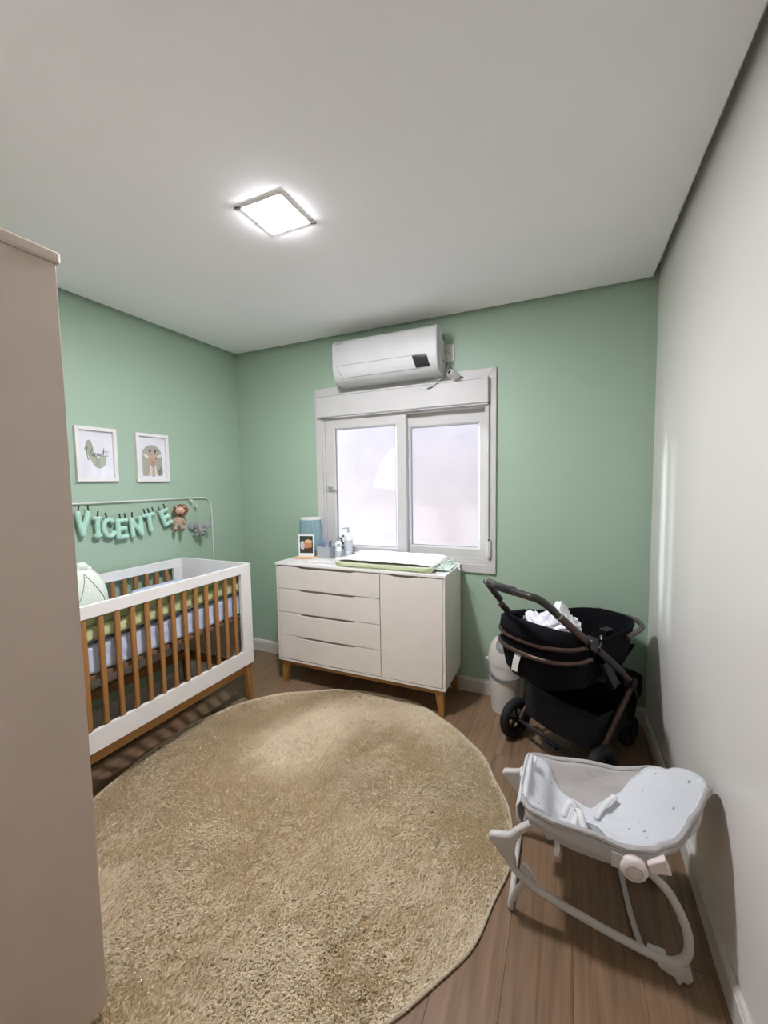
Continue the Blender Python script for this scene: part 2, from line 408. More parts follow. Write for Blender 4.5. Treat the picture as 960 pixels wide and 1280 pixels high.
# outlet plate + plug, cables, security camera
M_plast = mat('socket_plastic', rgb(214, 214, 210), .4)
ol = thing('wall_outlet', 'white wall outlet plate beside the air conditioner', 'outlet', (1.896, 0, 2.357))
obj('plate', MB().box(1.858, 1.934, -.009, 0, 2.298, 2.416), M_plast, ol, bevel=.003, world=True)
obj('socket', MB().lathe([(.018, -.0105), (.018, -.006)], (1.896, 0, 2.357), 20, 'y'), M_plast, ol, world=True)
pg = thing('power_plug', 'pale grey plug pushed into the high wall outlet', 'plug', (1.898, -.0105, 2.357))
obj('plug_body', MB().lathe([(.014, -.0105), (.015, -.025), (.012, -.037), (.006, -.045)], (1.893, 0, 2.357), 16, 'y', sx=1.1), mat('plug_grey', rgb(185, 184, 180), .4), pg, smooth=True, world=True)
obj('cable', MB().tube(spline([(1.893,-.044,2.357),(1.900,-.062,2.335),(1.905,-.045,2.28),(1.895,-.05,2.22),(1.90,-.06,2.195),(1.915,-.058,2.182)]), .0028, 6), M_plast, pg, smooth=True, world=True)
cb = MB()
cb.tube(spline([(1.889,-.03,2.235),(1.888,-.045,2.215),(1.86,-.06,2.183),(1.82,-.064,2.155),(1.79,-.066,2.135),(1.775,-.064,2.14)]), .0035, 6)
cb.tube(spline([(1.885,-.02,2.23),(1.884,-.05,2.19),(1.80,-.062,2.170),(1.76,-.062,2.165),(1.745,-.06,2.158)]), .002, 6)
cab = obj('cable_bundle', cb, mat('cable_grey', rgb(190, 192, 190), .5), loc=(1.80, -.05, 2.16), smooth=True); tag(cab, 'thin pale cables dangling over the top of the shutter box', 'cable')
cn = MB().bar((1.79,-.067,2.137),(1.757,-.066,2.128), .014, .012); 
obj('connector', cn, mat('conn_grey', rgb(168, 170, 170), .5), cab, bevel=.003, world=True)
obj('loop', MB().tube(spline([(1.757,-.066,2.128),(1.735,-.07,2.120),(1.705,-.072,2.135),(1.69,-.07,2.158)]), .0014, 6), MATS['cable_grey'], cab, smooth=True, world=True)
camr = thing('security_camera', 'small white cylinder camera with black lens on the shutter box', 'camera', (1.955, -.06, 2.166))
bm_ = MB(); a = Vector((1.932, -.125, 2.200)); b = Vector((1.972, -.060, 2.165+.012))
d = (b-a)
bm_.tube([a, a+d*.06, a+d*.5, a+d*.95, b], [.0195, .0225, .0235, .0225, .017], 18)
obj('camera_body', bm_, M_upvc, camr, smooth=True, world=True)
obj('lens', MB().tube([a-d*.02, a+d*.05], [.0125, .0135], 16), M_dark, camr, smooth=True, world=True, label='black round lens')
obj('mount', MB().tube([(1.985,-.03,2.166), (1.985,-.03,2.172), (1.975,-.045,2.182)], [.022, .020, .010], 14), mat('cam_grey', rgb(165,165,163), .4), camr, smooth=True, world=True)
obj('cable', MB().tube(spline([(1.972,-.06,2.19),(1.945,-.03,2.215),(1.925,-.02,2.26),(1.915,-.012,2.30)]), .0024, 6), M_plast, camr, smooth=True, world=True)

# ================================================================ WARDROBE
wr = thing('wardrobe', 'tall beige wardrobe cutting off the left edge of the view', 'wardrobe', (.75, -2.47, 0))
obj('side_panel', B(1.482, 1.50, YN+.012, -2.182, .045, 2.030), M_ward, wr, bevel=.001, world=True)
obj('side_panel', B(.01, .028, YN+.012, -2.20, .045, 2.030), M_ward, wr, bevel=.001, world=True)
obj('back_panel', B(.028, 1.482, YN+.012, YN+.03, .06, 2.030), M_ward, wr, world=True)
obj('plinth', B(.03, 1.480, YN+.03, -2.245, 0, .07), M_ward, wr, world=True)
obj('top_panel', B(.005, 1.506, YN+.012, -2.172, 2.031, 2.060), M_ward, wr, bevel=.006, world=True, seg=3)
for i in range(3):
    a = .03+i*.484; dd = obj('door', B(a+.001, a+.481, -2.203, -2.185, .075, 2.027), M_ward, wr, bevel=.0015, world=True)
    obj('handle', MB().tube([(a+.44, -2.17, .95), (a+.44, -2.17, 1.15)], .006, 8), mat('brushed_steel', rgb(170,170,168), .35, 1), dd, smooth=True, world=True)

# ================================================================ RUG
RC, RR = Vector((1.497, -1.267, 0)), .962
rug = thing('round_rug', 'large round beige shag rug covering the middle of the floor', 'rug', (RC.x, RC.y, 0))
def ruglim(a):
    v = RR + .010*math.sin(5*a+1) + .006*math.sin(11*a) + .004*math.sin(19*a+2)
    return v
ne = 160
M_rugb = mat('rug_backing', rgb(205, 190, 160), .95, bump=.4)
m = MB(); ring = [(ruglim(2*PI*k/ne)*math.cos(2*PI*k/ne), ruglim(2*PI*k/ne)*math.sin(2*PI*k/ne)) for k in range(ne)]
m.prism([(x*.992, y*.992) for x, y in ring], .0005, .007, 'xy')
obj('backing', m, M_rugb, rug)
obj('binding', MB().tube([(x, y, .0065) for x, y in ring], .006, 8, closed=True), mat('rug_binding', rgb(205, 190, 162), .9, bump=.6, bscale=300), rug, smooth=True, label='paler cord binding round the rug edge')
def fibre_mat(name, col):
    m = mat(name, col, .95, var=.12, vscale=160, spec=.05, detail=2); nt = m.node_tree; b = nt.nodes['Principled BSDF']
    out = [n for n in nt.nodes if n.type == 'OUTPUT_MATERIAL'][0]; tr = nt.nodes.new('ShaderNodeBsdfTranslucent'); mx = nt.nodes.new('ShaderNodeMixShader')
    nt.links.new(b.inputs['Base Color'].links[0].from_socket, tr.inputs[0]); mx.inputs[0].default_value = .38
    nt.links.new(b.outputs[0], mx.inputs[1]); nt.links.new(tr.outputs[0], mx.inputs[2]); nt.links.new(mx.outputs[0], out.inputs[0])
    return m
def make_pile(N=210000):
    r = np.sqrt(rng.random(N)); a = rng.random(N)*2*PI
    lim = RR + .010*np.sin(5*a+1) + .006*np.sin(11*a) + .004*np.sin(19*a+2) - .006
    x, y = r*lim*np.cos(a), r*lim*np.sin(a)
    # slow flow field gives brushed light/dark patches by the lean of the tufts
    def field(sd, fmin, fmax, n):
        g = np.random.default_rng(sd); o = np.zeros(N)
        for _ in range(n):
            f = fmin*(fmax/fmin)**g.random(); th = g.random()*2*PI; ph = g.random()*2*PI
            wob = .25*np.sin(3.1*(y*math.cos(th)+x*math.sin(th))*f+ph*2)
            o += np.sin(f*(x*math.cos(th)+y*math.sin(th))*2*PI+ph+wob)*(fmin/f)**.35
        return o/math.sqrt(n)
    lean = field(1, .8, 5, 16)*1.2 + field(9, 6, 22, 16)*.8
    th = field(2, .5, 2.5, 9)*2.0 + rng.normal(0, .75, N)
    amp = .0085 + .0050*np.tanh(lean) + rng.normal(0, .0028, N)
    hgt = .0145 + rng.normal(0, .0022, N) + .0022*np.tanh(field(4, 3, 14, 10))
    edge = np.clip((lim - r*lim)/.03, 0, 1); hgt *= .45+.55*edge
    w = .0023 + rng.random(N)*.0022
    f = th + PI/2 + rng.normal(0, .9, N)
    dx, dy = np.cos(th)*amp, np.sin(th)*amp; px, py = np.cos(f)*w, np.sin(f)*w
    V = np.zeros((N, 5, 3))
    V[:, 0] = np.c_[x-px, y-py, np.full(N, .004)]; V[:, 1] = np.c_[x+px, y+py, np.full(N, .004)]
    V[:, 2] = np.c_[x+px+dx*.4, y+py+dy*.4, .004+hgt*.62]; V[:, 3] = np.c_[x-px+dx*.4, y-py+dy*.4, .004+hgt*.62]
    V[:, 4] = np.c_[x+dx*1.3, y+dy*1.3, .004+hgt]
    me = bpy.data.meshes.new('pile'); me.vertices.add(N*5); me.vertices.foreach_set('co', V.reshape(-1))
    base = (np.arange(N)*5)[:, None]
    loops = np.concatenate([base+np.array([0,1,2,3]), base+np.array([3,2,4])], axis=1).reshape(-1)
    st = np.empty(N*2, int); st[0::2] = np.arange(N)*7; st[1::2] = np.arange(N)*7+4
    tot = np.tile([4, 3], N)
    me.loops.add(N*7); me.loops.foreach_set('vertex_index', loops)
    me.polygons.add(N*2); me.polygons.foreach_set('loop_start', st); me.polygons.foreach_set('loop_total', tot)
    me.update(); me.validate()
    return me
M_pile = fibre_mat('beige_shag_pile', rgb(242, 230, 204))
me = make_pile(); me.materials.append(M_pile)
po = bpy.data.objects.new('pile', me); COL.objects.link(po); po.parent = rug; po['kind'] = 'stuff'

# ================================================================ CRIB
CX0, CX1, CY0, CY1 = .030, .685, -1.965, -.668     # y0 near end, y1 far end
crib = thing('baby_crib', 'white crib with honey wood slats and legs against the left wall', 'crib', ((CX0+CX1)/2, (CY0+CY1)/2, 0))
for ya, yb in ((CY1-.020, CY1), (CY0, CY0+.020)):
    obj('end_panel', B(CX0, CX1, ya, yb, .262, .952), M_white, crib, bevel=.002, world=True)
def side(xa, xb, front):
    ya, yb = CY0+.020, CY1-.020
    obj('top_rail', B(xa, xb, ya, yb, .890, .950), M_white, crib, bevel=.002, world=True)
    obj('bottom_rail', B(xa, xb, ya, yb, .262, .362), M_white, crib, bevel=.002, world=True)
    for a, b in ((ya, ya+.07), (yb-.07, yb)):
        obj('stile', B(xa, xb, a, b, .3625, .8895), M_white, crib, bevel=.0015, world=True)
side(CX1-.022, CX1, True); side(CX0, CX0+.022, False)
slat0 = None
for xs in (CX1-.011, CX0+.011):
    for k in range(14):
        y = -.812-.0762*k
        if slat0 is None:
            slat0 = obj('slat', MB().box(-.0085, .0085, -.0135, .0135, .3635, .8885), M_wood, crib, bevel=.006, loc=None, smooth=True)
            slat0.location = (xs-crib.location.x, y-crib.location.y, 0)
        else:
            c = slat0.copy(); COL.objects.link(c); c.location = (xs-crib.location.x, y-crib.location.y, 0)
for yy in (CY1-.04, CY0+.04):
    pass
obj('apron', B(CX1-.045, CX1-.020, CY0+.06, CY1-.06, .205, .262), M_woody, crib, bevel=.002, world=True)
obj('apron', B(CX0+.020, CX0+.045, CY0+.06, CY1-.06, .205, .262), M_woody, crib, bevel=.002, world=True)
obj('apron', B(CX0+.05, CX1-.05, CY1-.05, CY1-.025, .205, .262), M_woodx, crib, bevel=.002, world=True)
obj('apron', B(CX0+.05, CX1-.05, CY0+.025, CY0+.05, .205, .262), M_woodx, crib, bevel=.002, world=True)
def taper_leg(x, y, sx, sy, top, w=.052, w2=.030, lean=.014):
    # outer faces stay flush, the inner faces taper
    xo, yo = x, y
    vs = []
    for z, ww, l in ((top, w, 0), (0, w2, lean)):
        ox, oy = xo+sx*l*.3, yo+sy*l*.3
        for i, j in ((0,0),(1,0),(1,1),(0,1)): vs.append((ox-sx*ww*i, oy-sy*ww*j, z))
    return MB().add(vs, [(0,3,2,1),(4,5,6,7),(0,1,5,4),(1,2,6,5),(2,3,7,6),(3,0,4,7)])
for x, sx in ((CX1-.012, 1), (CX0+.012, -1)):
    for y, sy in ((CY1-.012, 1), (CY0+.012, -1)):
        obj('leg', taper_leg(x, y, sx, sy, .262), M_wood, crib, bevel=.002, world=True)
obj('mattress_support', MB().box(CX0+.035, CX1-.035, CY0+.03, CY1-.03, .585, .605), mat('support_board', rgb(120, 92, 66), .7), crib, world=True)
# mattress: blue-white fitted sheet, creased
def puffy(x0,x1,y0,y1,z0,z1,nx,ny,nz,r,fn):
    bm = bmesh.new(); bmesh.ops.create_cube(bm, size=1)
    bmesh.ops.subdivide_edges(bm, edges=bm.edges[:], cuts=max(nx,ny,nz)-1, use_grid_fill=True)
    out = MB(); cx,cy,cz = (x0+x1)/2,(y0+y1)/2,(z0+z1)/2; hx,hy,hz = (x1-x0)/2,(y1-y0)/2,(z1-z0)/2
    bm.verts.index_update()
    for v in bm.verts:
        p = Vector((v.co.x*2*hx, v.co.y*2*hy, v.co.z*2*hz))
        q = Vector((max(-hx+r, min(hx-r, p.x)), max(-hy+r, min(hy-r, p.y)), max(-hz+r, min(hz-r, p.z))))
        d = p-q
        if d.length > 1e-6: p = q+d.normalized()*min(d.length, r)
        d2 = fn(p)
        p += d2; out.v.append((p.x+cx, p.y+cy, p.z+cz))
    for f in bm.faces: out.f.append(tuple(v.index for v in f.verts))
    bm.free(); return out
def matfn(p):
    s = .004*math.sin(p.y*38+2*math.sin(p.z*40))*math.sin(p.y*11+1) + .003*math.sin(p.y*90+p.z*60)
    return Vector((s if abs(p.x) > .2 else 0, 0, .004*math.sin(p.x*14+p.y*9)*(1 if p.z > 0 else 0) + (.003*math.sin(p.y*60) if p.z < -.03 else 0)))
ms = obj('crib_mattress', puffy(.075, .645, CY0+.035, CY1-.035, .607, .757, 36, 36, 36, .022, matfn), mat('blue_white_sheet', rgb(196, 206, 228), .85, bump=.35, bscale=14, stretch=(1, 3, 1)), smooth=True)
tag(ms, 'crib mattress in a pale blue wrinkled fitted sheet', 'mattress')
bl = obj('folded_blanket', puffy(.09, .34, -1.12, -.74, .770, .818, 14, 14, 14, .024, lambda p: Vector((0,0,.006*math.sin(p.x*30)*math.sin(p.y*20)))), mat('pale_blue_blanket', rgb(186, 198, 220), .9, bump=.4, bscale=40), smooth=True)
tag(bl, 'pale blue blanket folded on the mattress in the far crib corner', 'blanket')
def bumpfn(p): 
    q = .5+.5*math.cos(p.y*2*PI/.085)
    return Vector(((-.006*q*(1 if p.x > 0 else -1)), 0, .003*math.sin(p.y*37)))
bp_ = obj('crib_bumper', puffy(.596, .652, CY0+.03, CY1-.03, .766, .836, 60, 60, 60, .022, bumpfn), mat('lime_green_padding', rgb(196, 202, 150), .9, bump=.3, bscale=60), smooth=True)
tag(bp_, 'long yellow-green padded roll along the front slats inside the crib', 'crib bumper')
obj('top_band', puffy(.606, .640, CY0+.03, CY1-.03, .838, .905, 30, 60, 30, .012, lambda p: Vector((.003*math.sin(p.y*55), 0, 0))), mat('olive_green_cloth', rgb(158, 170, 122), .9, bump=.3, bscale=60), bp_, smooth=True, label='darker green upper band')
obj('gap_shade_strip', MB().box(.640, .653, CY0+.03, CY1-.03, .757, .766), mat('gap_shade_teal', rgb(40, 56, 58), .8), bp_, label='dark strip painted as the shaded gap under the bumper')  # shade of the gap between mattress and bumper, painted as a dark strip
# pillow with a stitched drawing
pil = thing('pillow', 'white pillow with thin grey line drawing propped at the near crib end', 'pillow', (.43, -1.645, .765), math.radians(-100))
def pillow_pt(u, v, s):
    # u,v -1..1 in plane, s = side
    e = max(0, (1-u**4))*max(0, (1-v**4)); t = .055*e**.5*s
    return Vector((.17*u*(1-.06*v*v-.22*max(0, v)**2), t, .15*v*(1-.10*u*u)))
pm = MB()
for s in (-1, 1):
    P = [[pillow_pt(-1+2*i/16, -1+2*j/16, s) for j in range(17)] for i in range(17)]; pm.grid(P)
tilt = Matrix.Rotation(math.radians(14), 4, 'X')
pm.v = [tuple(tilt @ Vector(v) + Vector((0, .0, .165))) for v in pm.v]
M_pil = mat('pillow_white', rgb(208, 216, 204), .9, bump=.2, bscale=50)
obj('cushion', pm, M_pil, pil, smooth=True)
ln = MB()
def plp(u, v): return tilt @ (pillow_pt(u, v, 1) + Vector((0, .001, 0))) + Vector((0, 0, .165))
for a, b in (((-.45,.78),(-.80,-.15)), ((-.45,.78),(-.22,.05)), ((-.80,-.15),(-.78,-.35)), ((-.22,.05),(-.1,-.2))):
    ln.tube([plp(a[0]+(b[0]-a[0])*t/10, a[1]+(b[1]-a[1])*t/10) for t in range(11)], .0016, 5)
obj('stitched_lines', ln, mat('stitch_grey', rgb(120, 132, 126), .9), pil)
obj('knot_ear', MB().sphere((-.07, -.035, .315), .030, sc=(1.1, .9, .85)).sphere((-.045,-.035,.292), .026).sphere((-.10,-.035,.30), .018), M_pil, pil, remesh=.004, label='white knotted corner of the pillow')

# ================================================================ DRESSER
DX0, DX1, DY, DZ0, DZ1 = .698, 1.978, -.418, .178, .912
dr = thing('dresser', 'white changing dresser with four drawers, one door and wooden legs', 'dresser', ((DX0+DX1)/2, -.21, 0))
obj('top_board', B(DX0-.004, DX1+.004, DY-.006, -.022, DZ1-.017, DZ1), M_white, dr, bevel=.002, world=True)
obj('side_panel', B(DX1-.016, DX1, DY, -.024, DZ0+.016, DZ1-.0175), M_dress, dr, bevel=.001, world=True)
obj('side_panel', B(DX0, DX0+.016, DY, -.024, DZ0+.016, DZ1-.0175), M_dress, dr, bevel=.001, world=True)
obj('bottom_board', B(DX0, DX1, DY, -.024, DZ0, DZ0+.0155), M_dress, dr, bevel=.001, world=True)
obj('back_panel', B(DX0+.016, DX1-.016, -.034, -.024, DZ0+.016, DZ1-.018), M_dress, dr, world=True)
obj('divider', B(1.532, 1.546, DY+.02, -.036, DZ0+.016, DZ1-.018), M_dress, dr, world=True)
# drawers with routed grip on the top edge
dzs = [(.725, .890), (.549, .721), (.377, .545), (.198, .373)]
def front(xa, xb, za, zb, ga, gb, gd, y=DY-.001):
    poly = [(xa, za), (xb, za), (xb, zb)]
    if gb: poly += [(gb, zb), (gb-.04, zb-gd), (ga+.04, zb-gd), (ga, zb)]
    poly += [(xa, zb)]
    return MB().prism(poly, y, y+.016, 'xz')
for i, (za, zb) in enumerate(dzs):
    f = obj('drawer', front(DX0+.019, 1.537, za, zb, .875, 1.36, .014), M_dress, dr, bevel=.0015, world=True)
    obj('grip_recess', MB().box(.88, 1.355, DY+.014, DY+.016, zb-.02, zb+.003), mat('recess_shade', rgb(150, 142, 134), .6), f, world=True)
dd = obj('door', front(1.541, DX1-.019, .198, .890, 1.60, 1.80, .012), M_dress, dr, bevel=.0015, world=True)
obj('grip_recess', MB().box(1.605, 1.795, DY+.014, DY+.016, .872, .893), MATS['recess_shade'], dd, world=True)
obj('apron', B(DX0+.07, DX1-.07, DY+.025, DY+.045, .142, DZ0), M_woodx, dr, bevel=.002, world=True)
obj('apron', B(DX0+.07, DX1-.07, -.075, -.055, .142, DZ0), M_woodx, dr, bevel=.002, world=True)
for x, sx in ((DX1-.02, 1), (DX0+.02, -1)):
    for y, sy in ((DY+.02, -1), (-.04, 1)):
        obj('leg', taper_leg(x, y, sx, sy, DZ0, .058, .032), M_wood, dr, bevel=.002, world=True)
obj('apron', B(DX1-.045, DX1-.025, DY+.08, -.10, .142, DZ0), M_woody, dr, world=True, bevel=.002)
obj('apron', B(DX0+.025, DX0+.045, DY+.08, -.10, .142, DZ0), M_woody, dr, world=True, bevel=.002)

# ---- on the dresser
T = DZ1+.0005
pad = thing('changing_pad', 'white printed changing pad with pale green edge on the dresser top', 'changing pad', (1.53, -.20, T))
px0, px1, py0, py1 = 1.190, 1.885, -.395, -.035
obj('pad_base', puffy(px0, px1, py0, py1, T, T+.036, 30, 30, 30, .014, lambda p: Vector((0, 0, .002*math.sin(p.x*25)*(p.z > 0)))), mat('pale_green_vinyl', rgb(198, 210, 166), .5), pad, smooth=True, world=True, label='pale green lower side of the pad')
P = []
for i in range(33):
    u = i/32; row = []
    for j in range(25):
        v = j/24
        ez = .020+.010*min(1, 8*min(u, 1-u))*(1) + .012*(abs(v-.5)*2)**3
        drop = -.018*((max(0, abs(u-.5)*2-.96)/.04)**2 + (max(0, abs(v-.5)*2-.96)/.04)**2)*.6
        z = T+.022+ez+drop+.0025*math.sin(9*u+6*v)*math.sin(14*v)+.0015*math.sin(40*u+3*math.sin(6*v))
        row.append((px0-.006+(px1-px0+.012)*u, py0-.008+(py1-py0+.016)*v, z))
    P.append(row)
def print_mat(name, base, ink, scale, thr):
    m = bpy.data.materials.new(name); m.use_nodes = True; nt = m.node_tree; L = nt.links.new; b = nt.nodes['Principled BSDF']
    b.inputs['Roughness'].default_value = .55
    tc = nt.nodes.new('ShaderNodeTexCoord'); v = nt.nodes.new('ShaderNodeTexVoronoi'); v.inputs['Scale'].default_value = scale
    L(tc.outputs['Object'], v.inputs[0])
    cr = nt.nodes.new('ShaderNodeValToRGB'); cr.color_ramp.elements[0].position = thr; cr.color_ramp.elements[1].position = thr+.04
    cr.color_ramp.elements[0].color = ink; cr.color_ramp.elements[1].color = base
    n = nt.nodes.new('ShaderNodeTexNoise'); n.inputs['Scale'].default_value = scale*.6; L(tc.outputs['Object'], n.inputs[0])
    mx = nt.nodes.new('ShaderNodeMath'); mx.operation = 'MULTIPLY_ADD'; mx.inputs[1].default_value = .5; L(n.outputs[0], mx.inputs[0]); L(v.outputs['Distance'], mx.inputs[2])
    L(mx.outputs[0], cr.inputs[0]); L(cr.outputs[0], b.inputs['Base Color'])
    nb = nt.nodes.new('ShaderNodeTexNoise'); nb.inputs['Scale'].default_value = 22; L(tc.outputs['Object'], nb.inputs[0])
    bp = nt.nodes.new('ShaderNodeBump'); bp.inputs['Strength'].default_value = .35; bp.inputs['Distance'].default_value = .01
    L(nb.outputs[0], bp.inputs['Height']); L(bp.outputs[0], b.inputs['Normal'])
    MATS[name] = m; return m
obj('pad_cover', MB().grid(P), print_mat('white_printed_cover', rgb(232, 232, 232), rgb(200, 206, 204), 22, .38), pad, smooth=True, world=True, solid=.003, label='white cover with faint grey print')
obj('piping', MB().tube(spline([(px0-.004,py0-.006,T+.036),(px1+.004,py0-.006,T+.036),(px1+.006,(py0+py1)/2,T+.038),(px1+.004,py1+.004,T+.036),(px0-.004,py1+.004,T+.036),(px0-.006,(py0+py1)/2,T+.038)], 6, True), .0035, 6, closed=True), mat('piping_cream', rgb(222, 228, 206), .7), pad, smooth=True, world=True)
gc = thing('green_cloth', 'pale green thin cloth spilling past the right end of the changing pad', 'cloth', (1.90, -.25, T))
P = []
for i in range(21):
    u = i/20; row = []
    for j in range(15):
        v = j/14
        x = 1.893+.082*u-.01*v; y = -.335+.235*v+.03*u
        z = T+.004+.030*(1-u)**2*(.3+.7*v)+.006*abs(math.sin(7*v+4*u))*(1-u)+.003*abs(math.sin(14*u+3*v))
        row.append((x, y, z))
    P.append(row)
obj('cloth', MB().grid(P), mat('mint_cloth', rgb(204, 220, 204), .8, bump=.2, bscale=80), gc, smooth=True, world=True, solid=.0015)
obj('tie', MB().tube(spline([(1.86,-.10,T+.035),(1.90,-.12,T+.045),(1.95,-.13,T+.022),(1.985,-.15,T+.028),(2.012,-.19,T-.006)]), [.003+.003*(k/32) for k in range(33)], 6, flat=.4), MATS['mint_cloth'], gc, smooth=True, world=True)
obj('tie', MB().tube(spline([(1.86,-.05,T+.04),(1.91,-.06,T+.04),(1.955,-.10,T+.01),(1.93,-.16,T+.010)]), .004, 6, flat=.4), MATS['mint_cloth'], gc, smooth=True, world=True)

tl = thing('tapered_lamp', 'translucent blue tapered lamp shade with white rim on the dresser', 'lamp', (.815, -.13, T))
M_teal = mat('translucent_blue', rgb(172, 206, 214), .25, trans=.55, var=.12, vscale=14, stretch=(6, 6, .3))
obj('shade', MB().lathe([(.098, T+.05), (.094, T+.10), (.080, T+.295)], (.815, -.13, 0), 36), M_teal, tl, smooth=True, world=True, label='translucent blue tapered shade')
obj('rim', MB().lathe([(.081, T+.292), (.083, T+.296), (.083, T+.306), (.078, T+.308), (.02, T+.308)], (.815, -.13, 0), 36), M_white, tl, smooth=True, world=True, label='white top rim')
obj('foot', MB().lathe([(.06, T), (.062, T+.006), (.05, T+.05)], (.815, -.13, 0), 28), M_white, tl, smooth=True, world=True)
# photo card in a wooden holder
ph = thing('photo_holder', 'small white-bordered photo standing in a wooden block', 'photo stand', (.85, -.23, T))
rot = math.radians(14)
def rp(x, y): return (.845+x*math.cos(rot)-y*math.sin(rot), -.235+x*math.sin(rot)+y*math.cos(rot))
def rbox(xa, xb, ya, yb, za, zb):
    m = B(xa, xb, ya, yb, za, zb); m.v = [rp(x, y)+(z,) for x, y, z in m.v]; return m
obj('wood_block', rbox(-.095, .095, -.018, .018, T, T+.018), wood_mat('pale_pine', rgb(196, 158, 108), rgb(222, 188, 140), .5, axis=0), ph, bevel=.004, world=True)
pc = obj('photo_card', rbox(-.062, .062, -.001, .002, T+.012, T+.186), mat('photo_paper', rgb(236, 234, 230), .35), ph, world=True)
pi_ = rbox(-.052, .052, -.0016, -.001, T+.045, T+.176)
obj('photo_print', pi_, mat('photo_dark_green', rgb(38, 62, 50), .4), pc, world=True, label='dark green photograph')
def rblob(cx, cz, rx, rz, y, n=16):
    m = MB().prism([(cx+rx*math.cos(2*PI*k/n)*(1+.12*math.sin(3*k)), cz+rz*math.sin(2*PI*k/n)) for k in range(n)], y-.0003, y, 'xz')
    m.v = [rp(x, yy)+(z,) for x, yy, z in m.v]; return m
obj('photo_patch', rblob(.012, T+.112, .032, .040, -.0017), mat('photo_tan', rgb(196, 130, 92), .4), pc, world=True, label='tan patch in the photograph')
obj('photo_patch', rblob(-.030, T+.105, .019, .034, -.0017), mat('photo_grey', rgb(190, 186, 188), .4), pc, world=True, label='pale grey patch in the photograph')
obj('photo_patch', rblob(.018, T+.134, .028, .013, -.0021), mat('photo_straw', rgb(204, 186, 130), .4), pc, world=True)
obj('photo_patch', rblob(.020, T+.068, .026, .018, -.0021), mat('photo_brown', rgb(70, 40, 30), .4), pc, world=True)
# clear organiser with blue bits, tray, bottles
M_clear = glass_mat('clear_acrylic', (.90, .94, .96, 1))
og = thing('acrylic_organiser', 'clear acrylic box holding blue-grey items beside the blue lamp', 'organiser', (.975, -.15, T))
ob = MB().box(.92, 1.03, -.21, -.207, T, T+.095).box(.92, 1.03, -.095, -.092, T, T+.095).box(.92, .923, -.207, -.095, T, T+.095).box(1.027, 1.03, -.207, -.095, T, T+.095).box(.923, 1.027, -.207, -.095, T, T+.003)
obj('box', ob, mat('frosted_acrylic', rgb(214, 220, 222), .3, trans=.5), og, world=True)
for i, (x, y, dx, hh, c, lb) in enumerate(((.945,-.17,.01,.13,(122,138,170),'blue-grey comb at the left of the clear organiser, nearest the photo stand'), (.975,-.15,-.03,.155,(150,160,186),'pale lilac stick leaning left, tallest in the clear organiser'), (1.0,-.17,.02,.14,(104,122,150),'dark slate blue brush at the right front of the clear organiser'), (.96,-.12,.02,.12,(160,170,176),'pale grey stick at the back of the clear organiser'))):
    it = obj('grooming_stick', MB().bar((x, y, T+.004), (x+dx, y, T+hh), .018, .006, w2=.026), mat('blue_bits_%d' % i, rgb(*c), .5), bevel=.002, loc=(x, y, T+.004))
    tag(it, lb, 'grooming tool', 'grooming tools in the clear organiser')
ty = obj('shallow_tray', MB().box(.915, 1.155, -.345, -.225, T, T+.012), M_white, bevel=.004, loc=(1.03, -.29, T)); tag(ty, 'flat white tray lying in front of the clear organiser', 'tray')
M_bot = mat('bottle_white', rgb(226, 230, 230), .35)
def bottle(loc, h, r, label, pump=True, col=M_bot, name='pump_bottle'):
    t = thing(name, label, 'bottle', (loc[0], loc[1], T))
    obj('body', MB().lathe([(r*.9, 0), (r, .004), (r, h*.72), (r*.85, h*.78), (r*.42, h*.82), (r*.42, h*.85)], (0,0,0), 24), col, t, smooth=True)
    if pump:
        obj('pump', MB().lathe([(r*.45, h*.852), (r*.45, h*.9), (r*.16, h*.905), (r*.16, h*.97), (r*.3, h*.975), (r*.3, h)], (0,0,0), 16), mat('pump_grey', rgb(176, 180, 184), .4), t, smooth=True)
        obj('spout', MB().bar((0, 0, h*.985), (-r*1.6, 0, h*.965), .008, .007), MATS['pump_grey'], t, bevel=.002)
    else: obj('cap', MB().lathe([(r*.5, h*.852), (r*.5, h), (r*.2, h*1.002)], (0,0,0), 18), mat('cap_grey', rgb(150, 156, 152), .45), t, smooth=True)
    obj('paper_label', MB().lathe([(r+.0006, h*.25), (r+.0006, h*.6)], (0,0,0), 24), mat('label_grey', rgb(190, 196, 200), .6), t, smooth=True, label='grey paper label')
    return t
bottle((1.135, -.10), .235, .030, 'tall white pump bottle in front of the window, tallest on the dresser')
bottle((1.075, -.15), .165, .026, 'short white bottle with grey cap left of the tall pump bottle', False, name='lotion_bottle')
bottle((1.115, -.215), .125, .022, 'small glossy white bottle in front of the tall pump bottle', False, mat('bottle_gloss', rgb(232, 236, 238), .15), name='small_bottle')
pot = thing('sprig_pot', 'tiny pot with dark green sprig behind the short white bottle', 'plant', (1.05, -.07, T))
obj('pot', MB().lathe([(.016, 0), (.022, .045), (.02, .05)], (0,0,0), 18), M_bot, pot, smooth=True)
lf = MB()
for k in range(9):
    a = k*2.4; p = Vector((.018*math.cos(a), .018*math.sin(a), .075+.011*k)); lf.sphere(p, .011, 8, 5, (1.2, .5, .9))
lf.tube([(0,0,.04), (0,0,.16)], .002, 5)
obj('sprig', lf, mat('sprig_green', rgb(96, 112, 88), .8), pot, smooth=True, kind='stuff')
rd = thing('rubber_duck', 'tiny yellow toy with dark nose behind the changing pad', 'toy', (1.20, -.055, T+.0)) if False else None
yb = thing('yellow_jar', 'small yellow jar lying behind the changing pad', 'jar', (1.215, -.016-.025, T))
